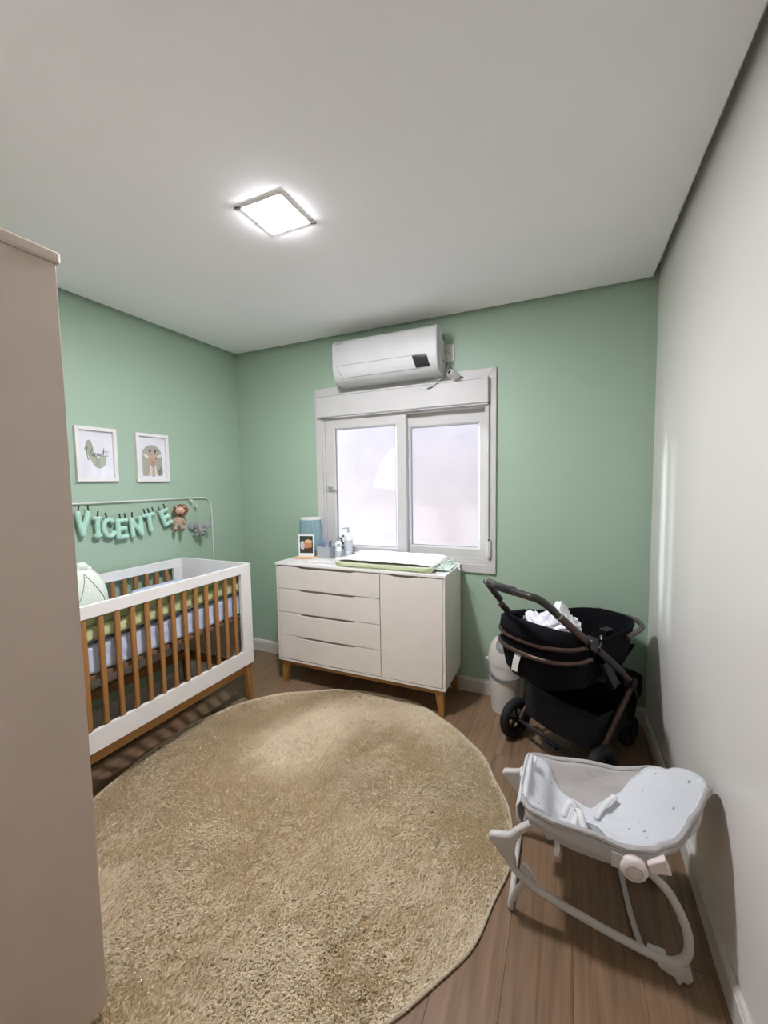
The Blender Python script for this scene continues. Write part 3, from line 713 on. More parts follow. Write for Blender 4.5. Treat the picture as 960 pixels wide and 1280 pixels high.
obj('jar', MB().lathe([(.016, 1.200), (.018, 1.205), (.018, 1.235), (.014, 1.238)], (-1.215, 0, 0), 18, 'x'), mat('jar_yellow', rgb(214, 186, 60), .35), yb, smooth=True)
obj('cap', MB().lathe([(.013, 1.190), (.013, 1.200)], (-1.215, 0, 0), 18, 'x'), mat('jar_cap', rgb(60, 52, 40), .4), yb, smooth=True)
for c in [c for c in bpy.data.objects if c.parent == yb]: c.location.z = .0185

# ================================================================ PICTURES ON THE LEFT WALL
def picture(yc, zc, label):
    t = thing('picture_frame', label, 'picture', (0, yc, zc))
    w, hh, b = .122, .165, .022
    fm = mitre(-w, w, -hh, hh, b, 0, .022); fm.v = [(y, x, z) for x, y, z in fm.v]
    obj('frame', fm, M_white, t, bevel=.002)
    obj('backing', B(.001, .006, -w+b-.002, w-b+.002, -hh+b-.002, hh-b+.002), mat('print_paper', rgb(226, 226, 232), .6), t)
    obj('glass', B(.012, .014, -w+b, w-b, -hh+b, hh-b), M_pglass, t)
    return t
def flat(poly, lvl): return MB().prism(poly, .006+.0004*lvl, .0064+.0004*lvl, 'yz')
def ell(cy, cz, ry, rz, n=20, rot=0): return [(cy+ry*math.cos(2*PI*k/n)*math.cos(rot)-rz*math.sin(2*PI*k/n)*math.sin(rot), cz+ry*math.cos(2*PI*k/n)*math.sin(rot)+rz*math.sin(2*PI*k/n)*math.cos(rot)) for k in range(n)]
pA = picture(-1.217, 1.683, 'left white framed print of a handwritten name over a sage blob')
M_sage = mat('print_sage', rgb(156, 164, 140), .7); M_ink = mat('print_ink', rgb(96, 108, 96), .7)
blob = spline([(-.050, .066,0), (-.032, .074,0), (-.020, .045,0), (-.012, .005,0), (.006,-.018,0), (.022, -.005,0), (.040, -.010,0), (.044,-.045,0), (.020,-.072,0), (-.010,-.066,0), (-.030,-.035,0), (-.046, .0,0), (-.056,.035,0)], 5, True)
for p in blob: p.x = p.x*1.15+.004; p.y *= 1.15
obj('sage_blob', flat([(p.x, p.y) for p in blob], 0), M_sage, pA)
sc = MB()
strokes = [[(-.066,.028),(-.058,.044),(-.050,.034),(-.062,.022),(-.066,.030),(-.056,.012),(-.050,-.028),(-.046,-.032),(-.034,.0),(-.020,.040)],
           [(-.026,-.010),(-.020,.006),(-.018,-.012),(-.012,-.010),(-.004,.006),(-.010,.008),(-.012,-.010),(-.002,-.012),(.008,.002),(.010,.008),(.004,.006),(.006,-.010),(.014,-.008)],
           [(.014,-.008),(.018,.008),(.022,-.010),(.026,.006),(.030,.004),(.032,-.010),(.040,.010),(.046,.040)],
           [(.046,.040),(.044,-.008),(.050,-.010),(.060,.004),(.064,.010),(.058,.008),(.060,-.008),(.072,-.004)], [(.036,.018),(.074,.020)]]
for s_ in strokes: sc.tube(spline([(.0070, a, b) for a, b in s_], 5), .0016, 5)
obj('script_lettering', sc, M_ink, pA, label='handwritten name in grey-green ink')
pB = picture(-.845, 1.680, 'right white framed print of a giraffe in a sage arch')
arch = [(-.074, -.125), (.074, -.125)] + [(.074*math.cos(PI*k/16), .015+.074*math.sin(PI*k/16)) for k in range(17)]
obj('sage_arch', flat(arch, 0), mat('print_sage2', rgb(162, 162, 142), .7), pB)
M_gir = mat('giraffe_tan', rgb(186, 160, 134), .8, var=.15, vscale=60); M_girb = mat('giraffe_brown', rgb(92, 70, 54), .8); M_girw = mat('giraffe_cream', rgb(220, 212, 198), .8)
obj('giraffe_neck', flat([(-.030,-.125),(.034,-.125),(.022,-.04),(-.016,-.04)], 1), M_girw, pB)
obj('giraffe_head', flat(ell(.004, -.012, .030, .048), 2), M_gir, pB)
obj('giraffe_muzzle', flat(ell(.004, -.036, .018, .022), 3), mat('giraffe_pink', rgb(176, 136, 116), .8), pB)
mm = MB()
for sgn in (-1, 1):
    mm.prism(ell(.004+sgn*.050, .012, .026, .009, 14, sgn*.55), .0064, .0068, 'yz')
obj('giraffe_ears', mm, M_girw, pB)
mm = MB()
for sgn in (-1, 1):
    mm.prism(ell(.004+sgn*.020, .048, .009, .010), .0068, .0072, 'yz'); mm.prism([(.004+sgn*.018, .042), (.004+sgn*.023, .042), (.004+sgn*.018, .020), (.004+sgn*.012, .020)], .0068, .0072, 'yz')
    mm.prism(ell(.004+sgn*.023, -.002, .007, .006), .0076, .0080, 'yz')
for k in range(7):
    z = -.055-.011*k; mm.prism([(-.018+.003*(k % 2), z), (.004, z-.004), (.022, z+.001), (.004, z-.010)], .0070, .0074, 'yz')
obj('giraffe_markings', mm, M_girb, pB)
mm = MB()
for k, (a, b_) in enumerate((((.050,-.123),(.068,-.050)), ((.048,-.123),(.046,-.070)), ((.052,-.123),(.082,-.085)), ((.05,-.123),(.060,-.06)))):
    mm.prism([(a[0]-.003, a[1]), (a[0]+.003, a[1]), ((a[0]+b_[0])/2+.006, (a[1]+b_[1])/2), b_, ((a[0]+b_[0])/2-.006, (a[1]+b_[1])/2)], .0070+.0002*k, .0073+.0002*k, 'yz')
obj('leaf_sprig', mm, mat('print_leaf', rgb(110, 112, 96), .8), pB)

# ================================================================ ROD, GARLAND, DOLLS
rod = thing('metal_stand', 'thin white metal rod stand rising behind the crib', 'stand', (.016, -1.1, 0))
rp_ = [(.016, -.355, .0), (.016, -.355, .6), (.016, -.355, 1.20), (.016, -.357, 1.30), (.016, -.366, 1.345), (.016, -.385, 1.372), (.016, -.42, 1.386), (.016, -.50, 1.388), (.016, -1.2, 1.388), (.016, -1.80, 1.388), (.016, -1.87, 1.372), (.016, -1.90, 1.32), (.016, -1.90, .0)]
obj('rod', MB().tube(rp_, .0042, 8), M_white, rod, smooth=True, world=True)
for y in (-.355, -1.90):
    obj('foot', B(.004, .030, y-.03, y+.03, .0, .006), M_white, rod, world=True, bevel=.002)
M_felt = mat('mint_felt', rgb(178, 220, 200), .95, bump=.5, bscale=120, sheen=.3)
M_clip = mat('dark_clip', rgb(58, 62, 54), .7)
GL = {  # letter: strokes in a unit box (0..1, 0..1)
 'V': [[(0.12,1),(.5,0)], [(.88,1),(.5,0)]],
 'I': [[(.5,0),(.5,1)], [(.3,1),(.7,1)], [(.3,0),(.7,0)]],
 'C': [[(.88,.84),(.62,1),(.25,.88),(.08,.5),(.25,.12),(.62,0),(.88,.16)]],
 'E': [[(.12,0),(.12,1)], [(.12,1),(.85,1)], [(.12,.5),(.75,.5)], [(.12,0),(.85,0)]],
 'N': [[(.08,0),(.08,1)], [(.08,1),(.92,0)], [(.92,0),(.92,1)]],
 'T': [[(.5,0),(.5,1)], [(.05,1),(.95,1)]]}
def letter(ch, yc, zc, w, hh, tilt, label, clips):
    t = thing('felt_letter', label, 'garland letter', (.030, yc, zc), 0, 'felt letters on the name garland')
    t.rotation_euler = (tilt, 0, 0)
    m = MB(); R0 = .0150
    for s in GL[ch]:
        pts = [((a-.5)*w, (b-.5)*hh) for a, b in s]
        P = [Vector((0, a, b)) for a, b in pts]
        if ch == 'C': P = spline(P, 4)
        m.tube(P, R0, 10)
        for p in (P[0], P[-1]): m.sphere(p, R0*1.04, 10, 6)
    o = obj('felt_body', m, M_felt, t, remesh=.0035)
    for q in clips:
        obj('clip', MB().bar((.004, q*w, hh/2+.002), (.004, q*w+.006*random.choice((-1,1)), hh/2+.046), .006, .008), M_clip, t, label='dark wooden clip')
    return t
LT = [('V', -1.335, 1.268, .075, .125, -.06, 'mint felt letter V, leftmost of the garland letters on the left wall', (-.38, .42)),
      ('I', -1.252, 1.238, .06, .105, 0, 'mint felt letter I, second from the left on the garland', (0,)),
      ('C', -1.186, 1.226, .072, .105, .12, 'mint felt letter C, third from the left on the garland', (0,)),
      ('E', -1.100, 1.213, .075, .105, .0, 'mint felt letter E hanging between the letters C and N', (-.15, .3)),
      ('N', -1.004, 1.216, .075, .110, .08, 'mint felt letter N hanging between an E and the T', (-.35,)),
      ('T', -.908, 1.236, .075, .105, .12, 'mint felt letter T, right of the letter N on the garland', (-.35, .05, .5)),
      ('E', -.782, 1.262, .066, .098, .38, 'tilted mint felt letter E next to the lion doll, last of the garland', (-.35, .2))]
for a in LT: letter(*a)
# polka buttons on the letters
for (y, z) in ((-1.348, 1.222), (-1.19, 1.262), (-1.095, 1.168)):
    pass
cordp = [(.0205,-1.42,1.385),(.036,-1.36,1.335),(.038,-1.25,1.302),(.038,-1.18,1.288),(.038,-1.10,1.276),(.038,-1.0,1.280),(.038,-.91,1.300),(.036,-.83,1.330),(.030,-.78,1.352),(.0205,-.72,1.385)]
cd_ = obj('hanging_string', MB().tube(spline(cordp, 5), .0013, 5), mat('cord_cream', rgb(205, 214, 196), .9), loc=(.035, -1.07, 1.30)); tag(cd_, 'thin pale string the felt letters are clipped to', 'string')
# lion doll
ld = thing('lion_doll', 'small felt lion doll with curly brown mane beside the last letter', 'toy', (.045, -.705, 1.16), math.radians(0))
M_skin = mat('doll_peach', rgb(214, 178, 152), .95, sheen=.3); M_mane = mat('doll_mane', rgb(138, 92, 62), .95, bump=.8, bscale=140); M_body = mat('doll_body', rgb(172, 150, 126), .95)
hc = Vector((.048, -.690, 1.302))
mn = MB()
for k in range(26):
    a = k*2.39996; rr = .030+.012*(k/26)
    mn.sphere((hc.x-.010+.004*math.cos(k), hc.y+rr*math.cos(a)*1.1+.006, hc.z+rr*math.sin(a)*.95), .0125, 8, 6)
obj('mane', mn, M_mane, ld, world=True, remesh=.0032, label='curly brown mane')
obj('head', MB().sphere(hc+Vector((.006,0,0)), .030, 16, 10, (.8, 1.05, .9)).sphere(hc+Vector((.02,-.026,.030)), .009, 8, 6).sphere(hc+Vector((.02,.026,.030)), .009, 8, 6), M_skin, ld, world=True, remesh=.0028, label='peach coloured face')
for sy in (-1, 1):
    obj('eye', MB().sphere(hc+Vector((.029, .014*sy, .002)), .0042, 10, 6), M_dark, ld, world=True, smooth=True, label='black eye')
obj('nose', MB().sphere(hc+Vector((.032, 0, -.010)), .004, 8, 6, (.8,1.3,.8)), M_mane, ld, world=True, smooth=True)
bd = MB().sphere((.044,-.702,1.222), .026, 12, 8, (.8, .9, 1.3))
for sy in (-1, 1):
    bd.tube([(.046,-.702+sy*.014,1.246), (.052,-.702+sy*.036,1.226), (.058,-.702+sy*.034,1.206)], [.010,.009,.010], 8)
    bd.tube([(.046,-.702+sy*.014,1.205), (.052,-.702+sy*.022,1.182), (.060,-.702+sy*.024,1.172)], [.014,.013,.013], 8)
    bd.sphere((.062,-.702+sy*.024,1.168), .015, 10, 7)
obj('body', bd, M_body, ld, world=True, remesh=.003)
for sy in (-1, 1): obj('foot', MB().sphere((.068,-.702+sy*.024,1.164), .0125, 10, 7), MATS['doll_mane'], ld, world=True, smooth=True, label='dark brown foot')
obj('tail', MB().tube(spline([(.035,-.69,1.20),(.034,-.665,1.195),(.036,-.655,1.215)]), .003, 6).sphere((.036,-.655,1.220), .008, 8, 6), M_mane, ld, world=True)
obj('hanging_loop', MB().tube([(.044,-.690,1.330),(.0205,-.69,1.386)], .0008, 4), MATS['cord_cream'], ld, world=True)
# both dolls face the room, not straight across
def turn(root, centre, ang):
    R = Matrix.Rotation(ang, 4, 'Z'); c = Vector(centre)-root.location
    for ch in [x for x in bpy.data.objects if x.parent == root and not x.name.startswith('hanging')]:
        ch.matrix_basis = Matrix.Translation(Vector((.012, 0, 0))) @ Matrix.Translation(c) @ R @ Matrix.Translation(-c) @ ch.matrix_basis
turn(ld, (.048, -.695, 1.3), math.radians(-34))
# beads and elephant
bds = []
for (y, z, nm) in ((-.560, 1.368, 'upper'), (-.512, 1.322, 'lower')):
    b_ = obj('felt_bead', MB().sphere((0,0,0), .0135, 14, 9), mat('bead_cream', rgb(214, 200, 180), .9, bump=.4, bscale=120), smooth=True); b_.location = (.028, y, z)
    tag(b_, nm+' cream felt ball hanging at the right end of the rod', 'bead')
el = thing('elephant_doll', 'small grey felt elephant hanging beside the lion doll', 'toy', (.045, -.515, 1.13))
M_el = mat('elephant_grey', rgb(150, 156, 152), .95, bump=.4, bscale=120); M_eld = mat('elephant_dark', rgb(112, 116, 114), .95)
ec = Vector((.045, -.518, 1.168))
eb = MB().sphere(ec, .030, 14, 10, (.75, 1, .95)).sphere(ec+Vector((0,0,-.034)), .024, 12, 8, (.8, 1.05, .9))
eb.tube(spline([ec+Vector((.018,0,-.006)), ec+Vector((.030,.0,-.024)), ec+Vector((.032,.006,-.042)), ec+Vector((.036,.018,-.048))]), .0075, 8)
for sy in (-1, 1):
    eb.sphere(ec+Vector((.016,.018*sy,-.050)), .0105, 8, 6); eb.sphere(ec+Vector((.014,.026*sy,-.026)), .009, 8, 6)
obj('body', eb, M_el, el, world=True, remesh=.003)
for sy in (-1, 1):
    obj('ear', MB().sphere(ec+Vector((-.006, .044*sy, .006)), .026, 12, 8, (.25, .95, 1.0)), M_el, el, world=True, smooth=True)
    obj('eye', MB().sphere(ec+Vector((.023, .014*sy, .004)), .0045, 8, 6), M_dark, el, world=True, smooth=True, label='black eye')
    obj('tusk', MB().tube([ec+Vector((.022, .012*sy, -.018)), ec+Vector((.028, .015*sy, -.030))], [.003, .0012], 6), M_white, el, world=True, label='white tusk')
for c_ in [x for x in bpy.data.objects if x.parent == el]:
    c_.matrix_basis = Matrix.Translation((ec-el.location)*(1-1.22)) @ Matrix.Scale(1.22, 4)
turn(el, ec, math.radians(-34))
obj('hanging_thread', MB().tube([(.042,-.515,1.192), (.028,-.512,1.31), (.028,-.512,1.335),(.028,-.556,1.36),(.0205,-.556,1.386)], .0009, 4), MATS['cord_cream'], el, world=True)

# ================================================================ BIN
bn = thing('nappy_bin', 'cream bucket bin with grey lid flap and handle between dresser and stroller', 'bin', (2.308, -.150, 0))
M_bin = mat('bin_cream', rgb(206, 202, 194), .35)
n = 36; vs = []; prof = []
P = []
for z, r, sx in ((0, .094, 1), (.012, .098, 1), (.10, .103, 1), (.22, .109, 1), (.30, .112, 1)):
    P.append([(r*math.cos(2*PI*k/n)*(1), r*math.sin(2*PI*k/n), z + (.016*max(0, math.cos(4*(2*PI*k/n)))**2*0)) for k in range(n)])
mm = MB().lathe([(.088, .0), (.094, .004), (.096, .05), (.103, .10), (.108, .20), (.112, .318)], (0,0,0), n)
obj('bucket', mm, M_bin, bn, smooth=True)
lid = [(.115, .316), (.116, .330), (.114, .36), (.108, .40), (.096, .438), (.076, .466), (.048, .484), (.001, .490)]
ld_ = obj('lid', MB().lathe(lid, (0,0,0), n), M_bin, bn, smooth=True)
# swing flap: oval tinted cap hugging the front slope of the lid
def lid_r(z):
    for (ra, za), (rb, zb) in zip(lid, lid[1:]):
        if za <= z <= zb: return ra+(rb-ra)*(z-za)/(zb-za)
    return .001
cd0 = Vector((-.12, -.85, .72)).normalized()   # facing the room
def cap(scale, lift):
    P = []
    u = cd0.cross(Vector((0,0,1))).normalized(); v = u.cross(cd0)
    if v.z < 0: v = -v
    C0 = Vector((.0, .0, .395))
    for i in range(9):
        row = []
        for k in range(28):
            a = 2*PI*k/28; rr = i/8*scale
            d = (cd0 + u*math.cos(a)*.50*rr + v*math.sin(a)*.62*rr).normalized()
            # march from centre to lid surface
            t = .02
            while t < .2:
                p = C0+d*t
                if math.hypot(p.x, p.y) > lid_r(max(.316, min(.4899, p.z))) or p.z > .489: break
                t += .001
            p = C0+d*(t+lift); row.append(tuple(p))
        row.append(row[0]); P.append(row)
    return MB().grid(P)
obj('flap', cap(1.0, .0018), mat('bin_grey_flap', rgb(132, 134, 132), .45), bn, smooth=True, label='grey oval swing flap')
obj('handle', MB().tube([Vector((.122*math.sin(a), -.122*math.cos(a)*.98, .318-.075*(math.cos(a)))) for a in [(-1.62+3.24*k/30) for k in range(31)]], .0065, 8, flat=.9), mat('bin_handle', rgb(92, 94, 92), .45), bn, smooth=True, label='dark grey carrying handle')
for s in (-1, 1): obj('handle_pivot', MB().tube([(s*.110,0,.322),(s*.128,0,.322)], .012, 12), M_bin, bn, smooth=True)

# ================================================================ STROLLER (local x = right side, y = forward)
hd = math.radians(35)
st = thing('baby_stroller', 'black pushchair with bronze frame parked in the right back corner', 'stroller', (2.6048, -.5734, 0), -hd)
M_blk = mat('black_canvas', rgb(15, 15, 20), .9, bump=.3, bscale=90, spec=.15)
M_blk2 = mat('black_lining', rgb(10, 10, 13), .9, bump=.4, bscale=40, spec=.15)
M_brz = mat('bronze_metal', rgb(84, 64, 58), .38, .55)
M_tyre = mat('black_rubber', rgb(16, 16, 17), .75)
M_pad = mat('handle_leatherette', rgb(44, 39, 36), .42)
def wheel(x, y, r, wd, name='wheel', spokes=5):
    tr = obj(name, MB().tube([(x, y+(r-wd*.55)*math.cos(2*PI*k/36), r+(r-wd*.55)*math.sin(2*PI*k/36)) for k in range(36)], wd*.55, 12, closed=True), M_tyre, st, smooth=True, label='black tyre with spoked hub')
    obj('rim', MB().tube([(x, y+(r-wd*1.15)*math.cos(2*PI*k/32), r+(r-wd*1.15)*math.sin(2*PI*k/32)) for k in range(32)], wd*.22, 8, closed=True), mat('rim_black', rgb(20, 20, 22), .35), tr, smooth=True)
    obj('hub', MB().tube([(x-wd*.6, y, r), (x+wd*.6, y, r)], r*.2, 16), MATS['rim_black'], tr, smooth=True)
    sp = MB()
    for k in range(spokes):
        a = 2*PI*k/spokes+.3; c, s = math.cos(a), math.sin(a)
        sp.bar((x, y+r*.15*c, r+r*.15*s), (x, y+(r-wd*1.2)*c, r+(r-wd*1.2)*s), wd*.35, r*.12, up=(1,0,0))
    obj('spokes', sp, MATS['rim_black'], tr, bevel=.001)
wheel(-.255, 0, .116, .046); wheel(.255, 0, .116, .046)
for s in (-1, 1): wheel(s*.13, .47, .085, .036, 'front_wheel')
obj('axle', MB().tube([(-.235, 0, .116), (.235, 0, .116)], .008, 10), M_brz, st, smooth=True)
obj('brake_bar', MB().tube(spline([(-.2, -.012, .125), (-.05, -.02, .115), (.05, -.02, .115), (.2, -.012, .125)]), .006, 8), M_tyre, st, smooth=True)
obj('brake_pedal', MB().box(-.035, .045, -.055, -.005, .098, .114), M_dark, st, bevel=.006)
X = .225
for s in (-1, 1):
    obj('rear_leg', MB().tube([(s*X, .008, .125), (s*X, .09, .20), (s*X, .30, .43)][0:1]+[(s*X, .02, .24-.10+.0), (s*X, .301, .425)], .0135, 12, flat=1.3), M_brz, st, smooth=True, label='bronze rear leg')
    obj('leg_joint', MB().tube([(s*(X-.022), .295, .45), (s*(X+.022), .295, .45)], .026, 16), M_dark, st, smooth=True)
    obj('front_leg', MB().tube([(s*X, .30, .45), (s*.20, .40, .33), (s*.15, .465, .19), (s*.135, .47, .12)], .013, 10), M_dark, st, smooth=True)
    obj('fork', MB().bar((s*.13, .47, .19), (s*.13, .47, .085), .052, .02, up=(0,1,0)), M_dark, st, bevel=.004)
    # push arm, straight part from the leg joint up to the bend
    ee = .0 if s > 0 else .13
    obj('push_arm', MB().tube([(s*X, .295, .455), (s*X, .0, .681), (s*X, -.284+ee, .901-ee*.62)], [.014, .0145, .0145], 12, flat=1.25), M_brz, st, smooth=True, label='bronze push arm')
    obj('arm_sleeve', MB().tube([(s*(X+.002), .21, .525), (s*(X+.002), -.01, .692)], .019, 12, flat=1.15), M_dark, st, smooth=True)
    obj('arm_hinge', MB().tube([(s*(X-.026), -.06, .735), (s*(X+.026), -.06, .735)], .030, 18), M_dark, st, smooth=True)
hb = [(X,-.284,.901), (X,-.345,.948), (X-.004,-.385,.978), (X-.022,-.412,.995), (X-.055,-.425,1.000), (0,-.395,.995), (-X+.055,-.300,.975), (-X+.020,-.282,.966), (-X+.003,-.255,.950), (-X,-.215,.905), (-X,-.16,.845)]
hbar = obj('handlebar', MB().tube(spline(hb, 5), .0165, 12), M_pad, st, smooth=True, label='dark leatherette covered handlebar')
obj('grip_sleeve', MB().tube(spline([(.095,-.414,.9985), (.04,-.405,.997), (-.03,-.387,.992)], 4), .0195, 14), M_dark, hbar, smooth=True, label='black adjuster sleeve')
obj('end_cap', MB().tube([(-X+.062,-.304,.976),(-X+.040,-.292,.972)], .0185, 14), mat('cap_silver', rgb(176, 178, 172), .3, .7), hbar, smooth=True, label='pale metal ring')
obj('ring', MB().tube([(X,-.296,.910),(X,-.286,.902)], .0185, 14), MATS['cap_silver'], hbar, smooth=True, label='pale metal ring')
# tub
TC, TL, TW = .150, .370, .200
def tub_ring(z, grow=0, k=48, pw=2.6, sl=0):
    out = []
    for i in range(k):
        a = 2*PI*i/k; c, s = math.cos(a), math.sin(a)
        x = (TW+grow)*abs(c)**(2/pw)*(1 if c > 0 else -1); y = TC+(TL+grow*1.2)*abs(s)**(2/pw)*(1 if s > 0 else -1)
        out.append((x, y, z + sl*(y-TC)))
    return out
zr = .705
P = [tub_ring(.455, -.075), tub_ring(.468, -.045), tub_ring(.52, -.022), tub_ring(.60, -.006), tub_ring(zr-.03, .004), tub_ring(zr, .006), tub_ring(zr+.006, -.004), tub_ring(zr-.01, -.014), tub_ring(.60, -.022), tub_ring(.50, -.05)]
P = [r+[r[0]] for r in P]
m = MB().grid(P); nv = 49
m.f.append(tuple(range(0, 48))); m.f.append(tuple(9*nv+i for i in range(48)))
tub = obj('carrycot_tub', m, M_blk, st, smooth=True, label='deep black canvas tub')
obj('tub_rim', MB().tube([tuple(p) for p in tub_ring(zr+.004, .004)], .008, 8, closed=True), M_blk2, tub, smooth=True)
rimf = [p for p in tub_ring(zr-.018, .014, 96)]
arc = [p for p in rimf if p[1] > TC+.20 and p[0] > -.02]
arc.sort(key=lambda p: (p[1] if p[0] > .12 else 10-p[0]))
obj('bumper_bar', MB().tube(spline([(TW+.010,TC+.13,zr-.022),(TW+.008,TC+.25,zr-.010),(TW-.018,TC+.322,zr-.004),(TW-.085,TC+.372,zr+.0),(0.02,TC+.386,zr+.0),(-.10,TC+.374,zr)], 6), .0125, 10), mat('grey_bumper', rgb(92, 84, 84), .45, .3), st, smooth=True, label='grey-brown rail round the tub front')
# folded canopy at the handle end: padded roll plus two bronze hoops
def hoop(dz, grow, k=26):
    out = []
    for i in range(k+1):
        a = PI+PI*i/k; c, s = math.cos(a), math.sin(a)
        x = (TW+grow)*abs(c)**(.8)*(1 if c > 0 else -1); y = -.055+(.178+grow)*abs(s)**.8*(-1)
        out.append((x, y, zr+dz+.0))
    return out
cn1 = []
for i, p in enumerate(hoop(.03, .0, 30)):
    e = abs(math.sin(PI*i/30))
    ringp = []
    for j in range(12):
        a = 2*PI*j/12; ringp.append((p[0]*(1+.10*math.cos(a)), p[1]+(.045*math.cos(a)*(-1))*e, p[2]+.010+(.028+.026*e)*math.sin(a)+.010*e))
    cn1.append(ringp+[ringp[0]])
cano = obj('folded_canopy', MB().grid(cn1), M_blk, st, smooth=True, label='folded black canopy at the handle end')
obj('canopy_hoop', MB().tube(hoop(.012, .030), .0085, 8, flat=1.3), M_brz, cano, smooth=True, label='upper bronze canopy hoop')
obj('canopy_hoop', MB().tube(hoop(-.050, .032), .0085, 8, flat=1.3), M_brz, cano, smooth=True, label='lower bronze canopy hoop')
sk = []
for dz, gr in ((.0, .022), (-.02, .012), (-.045, .020), (-.075, .018), (-.12, .010), (-.17, .0), (-.20, -.02)):
    sk.append(hoop(dz, gr, 26))
obj('canopy_skirt', MB().grid(sk), M_blk2, cano, smooth=True, solid=.006)
obj('inner_lining', MB().grid([[(x*.8, y0_, .50+.04*math.sin(9*x+5*y0_)**2+.08*((y0_-TC)/TL)**4) for x in [(-TW+.02)+(2*TW-.04)*i/14 for i in range(15)]] for y0_ in [TC-.34+.68*j/20 for j in range(21)]]), M_blk2, tub, smooth=True)
for s in (-1, 1):
    obj('harness_buckle', MB().box(s*.13-.02, s*.13+.02, .20, .26, zr-.035, zr+.012), M_dark, tub, bevel=.006)
obj('buckle_loop', MB().tube(spline([(.205,.055,zr-.02),(.20,.075,zr+.02),(.18,.10,zr+.012),(.175,.11,zr-.02)]), .004, 6), mat('buckle_grey', rgb(140,142,142), .4, .4), tub, smooth=True, label='small grey metal loop')
obj('crumpled_strap', MB().bar((-.19,-.17,.77), (-.10,-.10,.80), .03, .03).bar((-.10,-.10,.80), (-.03,-.03,.80), .022, .03).bar((-.20,-.17,.75), (-.2,-.02,.74), .03, .05), M_blk2, tub, bevel=.008)
tg = MB().grid([[(-.03+.036*i/2-.004*j, -.258-.004*j-.003*math.sin(j), .652-.024*j) for j in range(5)] for i in range(3)])
obj('care_tag', tg, print_mat('printed_white_tag', rgb(206, 206, 202), rgb(140, 140, 138), 160, .26), cano, solid=.0012, label='white care tag hanging from the canopy')
# chassis cross parts and basket
obj('seat_mount', MB().bar((-.22, .06, .62), (-.22, .16, .47), .03, .05).bar((.22, .06, .62), (.22, .16, .47), .03, .05).bar((-.22,.13,.50), (.22,.13,.50), .03, .03), M_dark, st, bevel=.005)
bk = []
for (z, ya, yb, xx) in ((.40, .12, .44, .19), (.33, .06, .47, .20), (.24, .015, .47, .20), (.17, .01, .45, .185), (.15, .05, .42, .15)):
    bk.append([(-xx, ya, z), (0, ya-.012, z-.006), (xx, ya, z), (xx, (ya+yb)/2, z-.01), (xx*.8, yb, z), (0, yb+.02, z), (-xx*.8, yb, z), (-xx, (ya+yb)/2, z-.01), (-xx, ya, z)])
m = MB().grid(bk[1:]); 
m.f.append(tuple(3*9+i for i in range(8)))
obj('storage_basket', m, mat('basket_cloth', rgb(12, 13, 20), .9, bump=.3, bscale=60), st, smooth=True, solid=.006, label='black fabric storage basket between the wheels')
obj('footrest', MB().prism([(.36,.20),(.50,.32),(.50,.42),(.42,.46),(.34,.44),(.30,.30)], -.19, .19, 'yz'), M_blk2, st, bevel=.02, seg=3)
obj('rain_pouch', MB().bar((-.14,.14,.42), (.05,.20,.40), .10, .05).bar((.10, .20, .44), (.19, .27, .44), .03, .02), mat('dark_grey_pouch', rgb(58, 66, 66), .7), st, bevel=.01, label='dark grey green straps under the tub')

# plastic bag in the tub: crumpled white
bgm = thing('plastic_bag', 'crumpled white plastic bag stuffed in the stroller tub', 'bag', (0,0,0))
def st_world(p): 
    c, s = math.cos(-hd), math.sin(-hd); return Vector((2.6048+p[0]*c-p[1]*s, -.5734+p[0]*s+p[1]*c, p[2]))
base = st_world((.030, -.055, .700)); bgm.location = base
g2 = random.Random(4)
bm = bmesh.new(); bmesh.ops.create_icosphere(bm, subdivisions=4, radius=1)
from mathutils import noise as mnoise
mb = MB()
for v in bm.verts:
    p = v.co.copy(); n1 = abs(mnoise.noise(p*2.2+Vector((3,1,2)))); n2 = abs(mnoise.noise(p*5+Vector((1,5,2))))
    r = 1-.5*n1-.22*n2
    q = Vector((p.x*.120, p.y*.165, p.z*.085))*r
    # two peaks: the torn corner to the left and the main crest
    pk1 = max(0, 1-(Vector((q.x+.10, q.y+.075)).length)/.055); pk2 = max(0, 1-(Vector((q.x-.04, q.y-.0)).length)/.08)
    if p.z > 0: q.z += .17*pk1**1.1*p.z + .085*pk2*p.z; q.x -= .02*pk1
    q.z += .045
    mb.v.append(tuple(q))
for f in bm.faces: mb.f.append(tuple(v.index for v in f.verts))
bm.free()
obj('bag_body', mb, mat('white_plastic_film', rgb(232, 232, 238), .3, bump=.5, bscale=30, var=.04, vscale=20), bgm)
bgm.rotation_euler = (0, 0, -hd)

